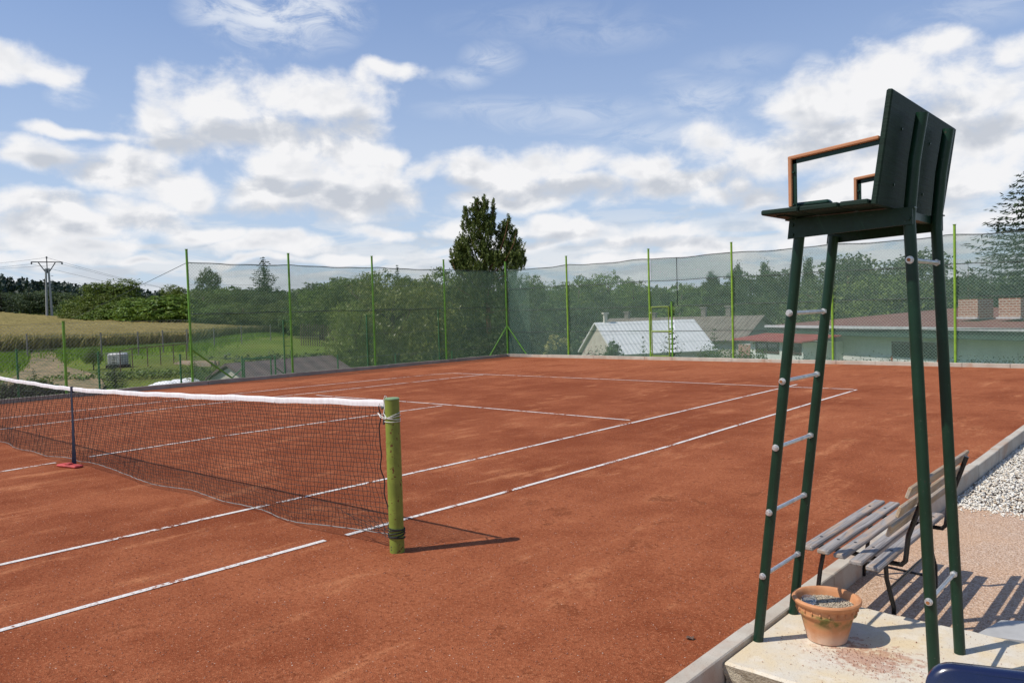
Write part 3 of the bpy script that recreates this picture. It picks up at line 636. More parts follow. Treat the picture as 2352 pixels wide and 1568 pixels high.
# back slats, leaning backwards
def bk(h): return (9.165+h*.36, .40+h)   # centre line x,z of the back frame
for i,h in enumerate((.112,.202,.292)):
    x,z_=bk(h); mm=Matrix.Translation((x-.018,0,z_))@Matrix.Rotation(R(20),4,'Y'); ya=(.88,.93,.985)[i]; yb=(2.17,2.19,2.24)[i]
    bb('back_slat',MB().box(-.010,.010,ya,yb,-.031,.031,m=mm,bev=.004),m_slatb)
for yy in(1.17,2.02):
    mb=MB()
    mb.tube([(8.71,yy,.285),(8.90,yy,.278),(9.12,yy,.262),(9.165,yy,.262),(9.185,yy,.285),(9.20,yy,.42),(9.30,yy,.72)],.0135,10)
    mb.tube([(8.76,yy,.28),(8.735,yy,.15),(8.70,yy,bz+.005)],.0125,10)
    mb.tube([(9.085,yy,.268),(9.09,yy,.17),(9.125,yy,.02),(9.125,yy,bz+.005)],.0125,10)
    mb.tube([(8.715,yy,-.035),(9.12,yy,-.055)],.008,8)
    bb('side_frame',mb,m_black,True)
bb('stretcher',MB().tube([(9.10,1.17,.11),(9.10,2.02,.11)],.008,8),m_black,True)
# ------------------------------------------------------------------ flower pot
pot=empty('flower_pot',(8.978,.595,.006)); tag(pot,'terracotta flower pot filled with pale gravel beside the umpire chair legs','flower pot')
prof=[(0,.0),(.086,.0),(.093,.004),(.097,.02),(.118,.105),(.126,.135),(.130,.138),(.139,.139),(.141,.146),(.139,.150),(.141,.175),(.143,.181),(.1445,.184),(.152,.185),(.160,.194),(.162,.204),(.158,.210),(.146,.211),(.139,.205),(.135,.19),(.128,.165),(.12,.14),(.0,.14)]
MB().lathe(prof,56).build('pot_body',m_terra,pot,True)
mb=MB(); 
for k_ in range(22):
    a=2*PI*k_/22; x,y=.1415*math.cos(a),.1415*math.sin(a)
    mb=MB()
    for dz,r_ in((.158,.0035),(.164,.0045),(.169,.003)): mb.tube([(x*.99,y*.99,dz-.003),(x*1.015,y*1.015,dz),(x*.99,y*.99,dz+.003)],r_,6)
    mb.build('rim_ornament',m_terra,pot)
def fp(rng):
    a=rng.uniform(0,2*PI); r_=.128*math.sqrt(rng.uniform()); return (8.978+r_*math.cos(a),.595+r_*math.sin(a),.006+.168+rng.uniform(0,.006))
s_=stones('gravel_filling',3200,fp,.0022,.0060,m_stone2,9,None,None)
for kk in('category',): 
    if kk in s_: del s_[kk]
s_.parent=pot; s_.matrix_parent_inverse=Matrix.Translation((-8.978,-.595,-.006))
MB().lathe([(0,.170),(.131,.170)],40).build('soil',m_soil,pot)
gl=MB().lathe([(0,.002),(.030,.002),(.034,.006),(.036,.020),(.034,.020),(.032,.008),(0,.006)],32).build('glass_dish',m_glass,None,True); gl.location=(8.905,.560,.183); gl.rotation_euler=(.15,.1,0)
tag(gl,'small round glass dish lying on the gravel in the terracotta pot','glass dish')
# ------------------------------------------------------------------ blue chair, grey board
bc=empty('plastic_chair',(10.06,-1.95,-.13)); tag(bc,'navy blue glossy plastic chair back at the lower right','chair')
# back top edge seen from behind: place in the ray fan at ~1.35 m
D0=1.52
a1=np.array([*loc(2106,D0),0]); 
zt=zat(2140,1521,D0); e1=np.array([*loc(2500,D0*1.03),0]); ux=(e1-a1); wdt=.52; ux=ux/np.linalg.norm(ux); nn=np.array([-ux[1],ux[0],0])
def cb(s,dep,z): p=a1+ux*s+nn*dep; return (p[0]-10.06,p[1]+1.95,z+.13)
def shell(prof2,th,name,mt,parent):
    """rounded plate: outline in (s,z), bulged over its thickness"""
    mb=MB(); n=len(prof2); cs=sum(p[0] for p in prof2)/n; cz=sum(p[1] for p in prof2)/n; lays=[]
    for dep,ins_ in((-th/2,.016),(-th/2+.004,.006),(-th/2+.012,0),(th/2-.005,.003),(th/2,.012)):
        lays.append([cb(cs+(s-cs)*(1-ins_/.26),dep+.10*((s-cs)**2)-(zt-z)*.18,cz+(z-cz)*(1-ins_/.26)) for s,z in prof2])
    vs=[v for L in lays for v in L]; fs=[tuple(range(n)),tuple(range(5*n-1,4*n-1,-1))]
    for a in range(4): fs+=[(a*n+i,a*n+(i+1)%n,(a+1)*n+(i+1)%n,(a+1)*n+i) for i in range(n)]
    mb.add(vs,fs); return mb.build(name,mt,parent,True)
r_=.045; pr2=[]
for k_ in range(7): a=PI-PI/2*k_/6; pr2.append((.006+r_+r_*math.cos(a),zt-r_+r_*math.sin(a)))
for k_ in range(1,8): pr2.append((.05+(wdt-.1)*k_/8,zt+.004*math.sin(PI*k_/8)-.002*k_/8))
for k_ in range(7): a=PI/2-PI/2*k_/6; pr2.append((wdt-r_+r_*math.cos(a),zt-.002-r_+r_*math.sin(a)))
pr2+= [(wdt-.01,zt-.25),(wdt-.03,zt-.42),(wdt/2,zt-.44),(.02,zt-.42),(-.012,zt-.25),(-.006,zt-.12)]
bk_=shell(pr2,.032,'backrest',m_blue,bc)
zs=zt-.46
mb=MB(); c4=[cb(-.01,.02,zs),cb(wdt+.01,.02,zs),cb(wdt-.0,.46,zs+.02),cb(.0,.46,zs+.02)]; c5=[(x,y,z-.03) for x,y,z in c4]; mb.add(c4+c5,[(0,1,2,3),(7,6,5,4),(0,4,5,1),(1,5,6,2),(2,6,7,3),(3,7,4,0)]); mb.build('seat',m_blue,bc)
for s_,dep in((.02,.05),(wdt-.02,.05),(.02,.43),(wdt-.02,.43)):
    p=cb(s_,dep,zs); q=cb(s_+(.03 if s_>.2 else -.03),dep+(.03 if dep>.2 else -.05),-.128); MB().tube([p,q],[.022,.015],10).build('leg',m_blue,bc,True)
# grey board with raised lip
gb=empty('grey_board',(9.62,1.36,-.13)); tag(gb,'pale grey moulded board with raised lip and brown edge beyond the platform corner','board')
q=[gz(2240,1452,-.03),gz(2300,1423,-.03),(10.6,1.95),(10.5,1.40)]
mb=MB(); vs=[(x-9.62,y-1.36,z) for (x,y),z in zip(q,(.09,.10,.14,.13))]; vs2=[(x,y,z-.012) for x,y,z in vs]; mb.add(vs+vs2,[(0,1,2,3),(7,6,5,4),(0,4,5,1),(1,5,6,2),(2,6,7,3),(3,7,4,0)]); mb.build('panel',m_greyp,gb)
mb=MB(); 
A_,B_=Vector(vs[0]),Vector(vs[3]); off=Vector((0,0,-.0125)); mb.add([A_+off,B_+off,B_+off+Vector((.01,.02,-.035)),A_+off+Vector((.01,.02,-.004)),A_+off+Vector((0,.03,0)),B_+off+Vector((0,.03,0)),B_+off+Vector((.01,.05,-.035)),A_+off+Vector((.01,.05,-.004))],[(0,1,2,3),(7,6,5,4),(0,4,5,1),(3,2,6,7),(0,3,7,4),(1,5,6,2)]); mb.build('edge_strip',m_brownb,gb)
A_,B_=Vector(vs[1]),Vector(vs[2]); mb=MB(); mb.tube([A_*.75+B_*.25+Vector((0,-.05,.018)),A_*.6+B_*.4+Vector((0,-.05,.026)),B_+Vector((0,-.05,.026))],[.016,.02,.02],12); mb.build('raised_lip',m_greyp,gb,True)
MB().box(.25,.30,.15,.45,.0,.118).build('support_block',m_brownb,gb)
# ------------------------------------------------------------------ tennis net
PX,PY=6.118,.235
NX0,NX1=-6.12,PX-.13
def nety(x): return float(np.interp(x,[-6.2,.35,PX],[.0,.10,PY]))
def top(x): 
    t_=(x-.35)/(PX-.35) if x>.35 else (.35-x)/(.35+6.2)
    return .925+(.145)*(t_**1.35)
def bot(x):
    w=.045+.022*math.sin(x*.9+.6)+.010*math.sin(x*2.3)+.006*math.sin(x*6.1+1)
    if x>3.8: w=w+ .075*((x-3.8)/2.2)**2
    w-=.03*math.exp(-((x-.35)/.25)**2); return max(.012,w)
def gxy(x,f):  # horizontal waviness, f=0 top .. 1 bottom
    y=nety(x)+f*(.035*math.sin(x*1.9+.4)+.02*math.sin(x*4.7))*(1-math.exp(-((x-PX)/.8)**2)); 
    xx=x
    if x>5.2: xx=x+ ((x-5.2)/.8)**2*.11*(f**3) - .022*math.sin(PI*f)*((x-5.2)/.8)**2
    return xx,y
def netpt(i,j,nx,nz):
    x=NX0+(NX1-NX0)*i/nx; f=j/nz; x2,y=gxy(x,f); zt_=top(x)-.040; zb=bot(x)
    if x>5.2:
        q_=((x-5.2)/(NX1-5.2))**2; zb=zb+(.11-zb)*q_*.6
    ff=f
    wob=.004*math.sin(i*1.7+j*.9)+.003*math.sin(i*.6-j*1.3)
    return (x2+wob,y+wob,zt_+(zb-zt_)*(ff**(1.12 if x>-99 else 1)))
nx,nz=int((NX1-NX0)/.040),28
def rods(V0,V1,r,n=4):
    V0=np.array(V0,float);V1=np.array(V1,float); d=V1-V0; L=np.linalg.norm(d,axis=1,keepdims=True); d=d/np.maximum(L,1e-9)
    up=np.where(np.abs(d[:,2:3])<.9,np.array([[0,0,1.]]),np.array([[1.,0,0]])); u=np.cross(d,up); u/=np.linalg.norm(u,axis=1,keepdims=True); w=np.cross(d,u)
    N=len(V0); V=np.zeros((N,2*n,3))
    for k_ in range(n):
        o_=(u*math.cos(2*PI*k_/n)+w*math.sin(2*PI*k_/n))*r; V[:,k_]=V0+o_; V[:,n+k_]=V1+o_
    Q=[(k_,(k_+1)%n,n+(k_+1)%n,n+k_) for k_ in range(n)]; Q=(np.array(Q)[None]+np.arange(N)[:,None,None]*2*n).reshape(-1,4)
    return V.reshape(-1,3),Q
PT=[[netpt(i,j,nx,nz) for j in range(nz+1)] for i in range(nx+1)]
A_=[];B_=[]
for i in range(nx+1):
    for j in range(nz): A_.append(PT[i][j]);B_.append(PT[i][j+1])
for i in range(nx):
    for j in range(1,nz+1): A_.append(PT[i][j]);B_.append(PT[i+1][j])
V,Q=rods(A_,B_,.0019,4)
net=empty('tennis_net',(0,.1,0)); tag(net,'black tennis net with white headband stretched across the clay court','tennis net')
net.location=(0,0,0)
link('net_mesh',npmesh('net_mesh',V,Q,m_netm),net)
mb=MB(); mb.tube([PT[i][nz] for i in range(0,nx+1,2)]+[PT[nx][nz],(PX-.05,PY-.03,.135),(PX-.01,PY-.03,.145)],.0038,6); mb.build('bottom_cord',m_netm2,net,True)
mb=MB(); rr_=random.Random(3); side=[PT[nx][j] for j in range(nz+1)]; mb.tube(side+[(PX-.05,PY-.02,.11),(PX-.02,PY-.03,.14)],.0045,6)
for q_ in range(7):
    a=PT[nx-1-q_*2][nz-rr_.randint(0,4)]; mb.tube([a,((a[0]+PX-.05)/2,a[1]-.005,(a[2]+.12)/2+rr_.uniform(-.02,.02)),(PX-.05+rr_.uniform(-.02,.01),PY-.045,.12+rr_.uniform(-.02,.04))],.0018,5)
for q_,z_ in enumerate((.125,.14,.155,.105,.17)):
    mb.tube([(PX+.0575*math.cos(a)*1.02,PY+.0575*math.sin(a)*1.02,z_+.008*math.sin(a+q_)) for a in np.linspace(0,2*PI,22)],.0045,6)
mb.build('side_cord',m_netm,net,True)
# headband
mb=MB(); vs=[];n=0; xs=np.linspace(NX0,PX-.085,180)
for x in xs:
    y=nety(x); tz=top(x)+.003*math.sin(x*5)+.002*math.sin(x*13); h_=.043
    for dy,dz in((0,.003),(.005,-.003),(.005,-h_*.5),(.004,-h_),(0,-h_-.001),(-.004,-h_),(-.005,-h_*.5),(-.005,-.003)): vs.append((x,y+dy+.0015*math.sin(x*40+dz*60),tz+dz)); 
n=8; fs=[(i*n+k_,(i+1)*n+k_,(i+1)*n+(k_+1)%n,i*n+(k_+1)%n) for i in range(len(xs)-1) for k_ in range(n)]+[tuple(range(8)),tuple((len(xs)-1)*8+k_ for k_ in range(7,-1,-1))]
mb.add(vs,fs); mb.build('headband',m_band,net,True)
# centre strap
mb=MB(); sx_=.40; zt_=top(sx_)+.008; yb=nety(sx_)
pr=[(0,zt_),(.2,zt_*.8),(.45,zt_*.52),(.7,zt_*.25),(.9,.02)]
L=[]
for i in range(14):
    f=i/13; z_=zt_*(1-f)+.02*f; w_=.026*(1-.35*math.sin(PI*f)*f); tw=.9*f*f; L.append((sx_+.012*math.sin(f*3),yb-.011-.01*f,z_,w_,tw))
vs=[]
for x,y,z_,w_,tw in L:
    cx2,sx2=math.cos(tw),math.sin(tw)
    for a,b in((-1,-.002),(1,-.002),(1,.002),(-1,.002)): vs.append((x+a*w_*cx2-b*sx2,y+a*w_*sx2+b*cx2,z_))
mb.add(vs,[(i*4+k_,i*4+(k_+1)%4,(i+1)*4+(k_+1)%4,(i+1)*4+k_) for i in range(13) for k_ in range(4)]); mb.box(sx_-.026,sx_+.026,yb-.0125,yb+.0125,zt_-.072,zt_+.004,bev=.003)
mb.build('centre_strap',m_navy,net)
mb=MB(); mm=Matrix.Translation((.43,.02,0))@Matrix.Rotation(.25,4,'Z'); mb.box(-.17,.19,-.055,.055,.003,.030,m=mm,bev=.01); mb.box(-.05,.03,-.03,.03,.030,.048,m=mm,bev=.006)
tag(mb.build('anchor_plate',m_red),'red rubber anchor plate under the centre strap of the net','anchor plate')
# near post
po=empty('net_post',(PX,PY,0)); tag(po,'chipped moss green steel net post standing on the clay court','net post')
mb=MB(); mb.tube([(0,0,-.3),(0,0,.0),(0,0,.35),(0,0,.78)],.0520,36); mb.tube([(0,0,.782),(0,0,1.082)],.0510,36); mb.tube([(0,0,.776),(0,0,.785)],.0532,36); mb.build('post_tube',m_post,po,True)
mb=MB(); mb.lathe([(0,1.090),(.046,1.0895),(.0525,1.086),(.0535,1.080),(.051,1.078)],36); mb.build('post_cap',simple('pale_green_cap',(.20,.30,.14),.5,var=.3),po,True)
mb=MB(); mb.tube([(-.054,-.02,1.02),(-.075,-.03,1.015),(-.09,-.02,1.02)],.009,8); mb.tube([(-.05,-.03,1.0),(-.062,-.03,.90)],.007,8); mb.build('hook',m_steel,po,True)
mb=MB()
for z0,tl in((.955,.010),(.947,-.008),(.925,0),(.962,.022)):
    mb.tube([(.0555*math.cos(a),.0555*math.sin(a),z0+tl*math.sin(a+1)) for a in np.linspace(0,2*PI,26)],.0022,6)
mb.tube([(-.05,-.02,1.02),(-.055,-.03,1.075),(-.03,-.035,1.105),(-.02,-.03,1.10),(-.035,-.03,1.06),(-.045,-.04,.98),(0,-.056,.955)],.003,6); mb.tube([(-.15,-.01,.975),(-.1,-.03,.965),(-.03,-.053,.955)],.0022,6); mb.tube([(-.15,-.01,.975),(-.09,-.035,.95),(-.02,-.055,.945)],.0022,6); mb.tube([(-.13,-.01,1.03),(-.1,-.03,1.05),(-.06,-.03,1.03)],.002,6)
mb.build('lashing_cord',m_cord,po,True)
for z_ in(.045,.025): MB().tube([(.0,-.0515,z_),(0,-.0528,z_)],.0045,10).build('bolt_hole',m_steel,po)
p2=copy_tree(po); p2.location=(-6.2,.0,0); p2['label']='far net post at the other end of the net, outside the left edge'
# ------------------------------------------------------------------ fences
LX,FY=-9.17,18.30
def solve_y(c,z,x=LX):
    best=None
    for y in np.arange(-6,22,.01):
        d=np.array([x,y,z])-CAM; cc=1176+F*(d@RV)/(d@FV)
        if best is None or abs(cc-c)<best[0]: best=(abs(cc-c),y)
    return best[1]
def solve_x(c,z,y=FY):
    best=None
    for x in np.arange(-12,16,.01):
        d=np.array([x,y,z])-CAM
        if d@FV<=0: continue
        cc=1176+F*(d@RV)/(d@FV)
        if best is None or abs(cc-c)<best[0]: best=(abs(cc-c),x)
    return best[1]
ly=[solve_y(c,z) for c,z in((436,1.8),(667,1.8),(858,1.8),(1022,1.8))]
fx=[solve_x(c,z) for c,z in((1303,1.8),(1492,1.8),(1682,1.8),(1912,1.6),(2193,1.8))]; fx.append(2*fx[-1]-fx[-2])
def fpost(parent,x,y,z0,z1,r,mt,name='fence_post',wrap=True,lean=0):
    mb=MB(); mb.tube([(x,y,z0),(x+lean*.5,y,(z0+z1)/2),(x+lean,y,z1)],r,12); mb.tube([(x+lean,y,z1),(x+lean,y,z1+.012)],r*1.35,12); return mb.build(name,mt,parent,True)
def chain(parent,axis,fixed,a0,a1,z0f,z1f,pitch,r,mt,name='wire_mesh',maxseg=.45):
    """diamond mesh as crossing wires, clipped to a varying top edge"""
    A=[];B=[]; H=6
    def pt(a,z): return (fixed,a,z) if axis=='y' else (a,fixed,z)
    k_=0; zt0=min(z0f(a0),z0f(a1))
    span=a1-a0; zmax=4; n=int((span+zmax*1.0)/pitch)+2
    slope=1.0
    for s_ in(1,-1):
        for i in range(-2,n+2):
            st=(a0-zmax+ i*pitch) if s_==1 else (a0+i*pitch)
            a=st; z=zt0
            steps=int(zmax/maxseg)
            for q_ in range(steps):
                aa=st+s_*q_*maxseg; ab=aa+s_*maxseg; za=zt0+q_*maxseg*slope; zb=za+maxseg*slope
                lo=max(min(aa,ab),a0); hi=min(max(aa,ab),a1)
                if hi-lo<.004: continue
                zz=lambda v: za+(v-aa)/(ab-aa)*(zb-za)
                p0,p1=lo,hi; z0_,z1_=zz(p0),zz(p1)
                ztop=z1f((p0+p1)/2)
                if min(z0_,z1_)>=ztop: continue
                if max(z0_,z1_)>ztop:
                    tt=(ztop-z0_)/(z1_-z0_); pm=p0+(p1-p0)*tt
                    if z0_<z1_: p1,z1_=pm,ztop
                    else: p0,z0_=pm,ztop
                off=.004*s_
                a_=pt(p0,z0_);b_=pt(p1,z1_)
                a_=list(a_);b_=list(b_); ii=0 if axis=='y' else 1; a_[ii]+=off;b_[ii]+=off; A.append(a_);B.append(b_)
    V,Q=rods(A,B,r,3); return link(name,npmesh(name,V,Q,mt),parent)
def netpanel(parent,axis,fixed,a0,a1,z0f,z1f,mt,name='shade_net',wav=.02,seed=0,na=24,nz_=6):
    rnd=random.Random(seed); ph=rnd.uniform(0,6); V=[]
    for i in range(na+1):
        a=a0+(a1-a0)*i/na
        for j in range(nz_+1):
            z=z0f(a)+(z1f(a)-z0f(a))*j/nz_; d=wav*(math.sin(a*2.1+ph+z)+.5*math.sin(a*5.3+ph*2+z*2.0)); V.append((fixed+d,a,z) if axis=='y' else (a,fixed+d,z))
    Q=[(i*(nz_+1)+j,(i+1)*(nz_+1)+j,(i+1)*(nz_+1)+j+1,i*(nz_+1)+j+1) for i in range(na) for j in range(nz_)]
    return link(name,npmesh(name,V,Q,mt,True),parent)
lf=empty('court_fence',(LX,12,0)); lf.location=(0,0,0); tag(lf,'tall green mesh fence with shade netting along the left side of the court','fence')
LT=lambda a:3.17-.035*abs(math.sin((a-ly[0])*PI/3.1))+.008*math.sin(a*5.7)
for i,y in enumerate(ly): fpost(lf,LX,y,-.4,3.50+(.0,.0,.02,.0)[i],.030,m_lime,lean=-.03 if i==0 else 0)
corner=fpost(lf,LX,FY,-.4,3.52,.032,m_lime,'corner_post')
mb=MB(); mb.tube([(LX,FY,1.14),(LX,FY-1.05,.0)],.022,10); mb.build('corner_brace',m_lime,lf,True)
mb=MB(); mb.tube([(LX+.01,ly[0],.93),(LX+.01,ly[0]+1.22,.0)],.024,10); mb.build('corner_brace',m_lime,lf,True)
for y_,zt_ in((ly[1]-.22,2.05 if False else 1.62),(ly[2]-.25,1.72),(ly[3]-.28,1.82)):
    mb=MB(); mb.tube([(LX-.05,y_,-.3),(LX-.05,y_,zt_)],.020,8); mb.tube([(LX-.05,y_,zt_-.05),(LX,y_+.25,zt_-.05)],.008,6); mb.tube([(LX-.05,y_,zt_-.75),(LX,y_+.25,zt_-.75)],.008,6); mb.build('stub_post',m_green2,lf,True)
sm=lambda a:1.84+.012*math.sin(a*3.1)
netpanel(lf,'y',LX-.05,ly[0]+.02,FY-.02,lambda a:.06,lambda a:sm(a)-.03*max(0,math.sin(a*1.9))**6,m_shadel,seed=1,na=70)
netpanel(lf,'y',LX-.06,ly[0]+.02,FY-.02,lambda a:sm(a)+.005,lambda a:LT(a)+.01,m_shadel,seed=2,na=70)
netpanel(lf,'y',LX-.055,ly[0],FY-.02,lambda a:sm(a)-.012,lambda a:sm(a)+.014,m_hem,'net_seam',seed=3,na=80)
netpanel(lf,'y',LX-.055,ly[0],FY-.02,lambda a:LT(a)-.005,lambda a:LT(a)+.022,m_hem,'net_hem',seed=3,na=80)
chain(lf,'y',LX-.035,ly[0],FY,lambda a:.03,LT,.085,.0020,m_wire)
A_=[];B_=[]
for zz_ in(.4,1.1,1.84,2.6): A_.append((LX-.03,ly[0],zz_));B_.append((LX-.03,FY,zz_))
A_.append((LX-.03,ly[0],3.17));B_.append((LX-.03,FY,3.17)); V,Q=rods(A_,B_,.003,5); link('tension_wire',npmesh('tension_wire',V,Q,m_wireg),lf)
# low part of the left fence
l2=empty('low_chain_link_fence',(0,0,0)); tag(l2,'low chain-link fence left of the tall netting, above the garden','fence')
yl=[solve_y(150,.9)-3.1*i for i in range(0,5)]
for y in yl: fpost(l2,LX,y,-.4,1.74,.030,m_lime)
LT2=lambda a:1.70+.03*math.cos((a-yl[0])*2*PI/3.1)-.02
chain(l2,'y',LX-.035,yl[-1],ly[0]-.03,lambda a:.03,LT2,.085,.0022,m_wireg)
V,Q=rods([(LX-.03,yl[-1],1.70),(LX-.03,yl[-1],.9)],[(LX-.03,ly[0],1.70),(LX-.03,ly[0],.9)],.0028,5); link('tension_wire',npmesh('tension_wire',V,Q,m_wireg),l2)
# far fence
m_limef=painted('yellow_green_fence_paint',(.23,.41,.04),.45,-.02)
ff=empty('end_fence',(0,0,0)); tag(ff,'tall green mesh fence with shade netting along the far end of the court','fence')
def FT(a): 
    return 3.23-.05*abs(math.sin((a+9.17)*PI/2.95))+.01*math.sin(a*4.7)
for i,x in enumerate(fx): fpost(ff,x,FY,-.4,(3.50,3.50,3.48,3.46,3.44,3.4)[i]+.03,.031,m_limef)
mb=MB(); mb.tube([(LX+.03,FY,1.12),(LX+1.0,FY,.0)],.022,10); mb.build('corner_brace',m_lime,ff,True)
hs=[.08,.91,1.70,2.50]
XE=fx[-1]
gateL,gateR=fx[1]+.06,fx[1]+.82
for i in range(4):
    z0=hs[i]; z1=(hs+[None])[i+1] if i<3 else None
    f0=(lambda a,z0=z0:z0+.012*math.sin(a*2+z0)); f1=(lambda a,z1=z1:z1+.02+.012*math.sin(a*2+z1)) if z1 else (lambda a:FT(a))
    segs=[(LX+.03,fx[1]),(fx[1]+.02,fx[2]),(fx[2]+.02,XE)]
    for s_,(x0,x1) in enumerate(segs):
        if s_==1 and i<2:
            netpanel(ff,'x',FY+.05,gateR+.06,x1,f0,f1,m_shade,seed=i*3+s_,na=20); continue
        netpanel(ff,'x',FY+.05+i*.004,x0,x1,f0,f1,m_shade2 if (s_==1 and i==3) else m_shade,seed=i*3+s_,na=50)
    netpanel(ff,'x',FY+.045,LX,XE if i!=1 else XE,lambda a:f0(a)-.008,lambda a:f0(a)+.012,m_hem,'net_seam',wav=.004,seed=i,na=60) if i>0 and i!=1 else None
netpanel(ff,'x',FY+.045,gateR,XE,lambda a:hs[1]-.008,lambda a:hs[1]+.012,m_hem,'net_seam',wav=.004,seed=7,na=40)
netpanel(ff,'x',FY+.045,LX,fx[1],lambda a:hs[1]-.008,lambda a:hs[1]+.012,m_hem,'net_seam',wav=.004,seed=8,na=40)
netpanel(ff,'x',FY+.045,LX,XE,lambda a:FT(a)-.01,lambda a:FT(a)+.018,m_hem,'net_hem',wav=.004,seed=9,na=90)
netpanel(ff,'x',FY+.07,LX+.02,LX+1.1,lambda a:.08,lambda a:FT(a)*(1-.0*(a-LX))-.1,m_shade,'shade_net',seed=21,na=10)
mb=MB(); mb.box(fx[1]+.98,fx[1]+.995,FY+.03,FY+.05,1.7,3.2); mb.build('net_fold',m_hem,ff)
chain(ff,'x',FY+.03,LX,XE,lambda a:.03,FT,.085,.0016,m_wirel)
A_=[(LX,FY+.03,z) for z in(.91,1.70,2.5,3.2)];B_=[(XE,FY+.03,z) for z in(.91,1.70,2.5,3.2)]; V,Q=rods(A_,B_,.003,5); link('tension_wire',npmesh('tension_wire',V,Q,m_wireg),ff)
# gate
m_gate=painted('olive_green_gate_paint',(.20,.29,.035),.45,.03)
gt=empty('fence_gate',(fx[1],FY,0)); tag(gt,'narrow yellow-green mesh gate in the far end fence','gate')
mb=MB(); x0,x1=.075,.70
for a,b in(((x0,.12),(x0,1.68)),((x1,.12),(x1,1.68)),((x0,1.68),(x1,1.68)),((x0,.12),(x1,.12)),((x0,.90),(x1,.90))): mb.tube([(a[0],-.02,a[1]),(b[0],-.02,b[1])],.018 if a[1]!=.90 else .026,8)
mb.build('gate_frame',m_gate,gt,True)
mb=MB(); mb.tube([(.80,0,-.3),(.80,0,1.82)],.028,10); mb.tube([(.80,0,1.82),(.80,0,1.832)],.036,10); mb.build('gate_post',m_lime,gt,True)
netpanel(gt,'x',.0,x0,x1,lambda a:.12,lambda a:1.68,m_shade,seed=30)
for z_ in(1.5,.28): MB().tube([(.035,-.03,z_),(.06,-.03,z_)],.012,8).build('hinge',m_galv,gt,True)
MB().box(.70,.80,-.03,-.01,.86,.94).build('latch',m_gate,gt)
# green garden boundary posts with wire below the bank
gf=empty('garden_fence',(0,0,0)); tag(gf,'low green post and wire fence with small gate frame below the left side fence','fence')
gpp=[]
for c,r,D in((-150,800,20.5),(35,803,21),(222,808,21.8),(410,814,22.8),(552,819,23.8),(628,817,24.5),(772,816,26),(905,812,27.6),(1035,806,29.4)):
    x,y=loc(c,D); zt_=zat(c,r,D); gpp.append((x,y,zt_)); fpost(gf,x,y,min(ground(x,y),zt_-1.3)-.1,zt_,.024,m_green2)
A_=[];B_=[]
for i in range(len(gpp)-1):
    if i==4: continue
    for dz in(.05,.5,.95): A_.append((gpp[i][0],gpp[i][1],gpp[i][2]-dz));B_.append((gpp[i+1][0],gpp[i+1][1],gpp[i+1][2]-dz))
V,Q=rods(A_,B_,.003,4); link('fence_wire',npmesh('fence_wire',V,Q,m_wireg),gf)
def P3(c,r,D): x,y=loc(c,D); return Vector((x,y,zat(c,r,D)))
mb=MB(); a,b=P3(556,825,23.9),P3(618,820,24.4); mb.tube([a,b],.022,8); mb.tube([a,a-Vector((0,0,1.3))],.022,8); mb.tube([b,b-Vector((0,0,1.3))],.022,8); mb.build('gate_frame',m_green2,gf,True)
MB().tube([P3(553,845,23.8),P3(527,868,23.6)],.018,8).build('brace',m_green2,gf,True); MB().tube([P3(628,843,24.5),P3(652,862,24.8)],.018,8).build('brace',m_green2,gf,True)
# ------------------------------------------------------------------ trees
def leaf_quads(C,Nrm,size,asp,rng,droop=0,T=None):
    n=len(C); t1=rng.normal(size=(n,3)) if T is None else T+rng.normal(size=(n,3))*.35

    if droop: t1[:,2]-=droop
    Nn=Nrm/np.maximum(np.linalg.norm(Nrm,axis=1,keepdims=True),1e-6)
    t1-=Nn*np.sum(t1*Nn,1,keepdims=True); t1/=np.maximum(np.linalg.norm(t1,axis=1,keepdims=True),1e-6); t2=np.cross(Nn,t1)
    s=(size*rng.uniform(.6,1.3,n))[:,None]; V=np.zeros((n,4,3)); V[:,0]=C-t1*s; V[:,1]=C+t2*s*asp; V[:,2]=C+t1*s; V[:,3]=C-t2*s*asp
    return V.reshape(-1,3)
def pn(P,k,s): 
    return (np.sin(P[:,0]*k+s)+np.sin(P[:,1]*k*1.13+s*2.1)+np.sin(P[:,2]*k*1.21+s*.7)+.6*np.sin(P[:,0]*k*2.3+P[:,2]*k*1.9+s)+.6*np.sin(P[:,1]*k*2.1-P[:,2]*k*1.7+s*3))/4.2
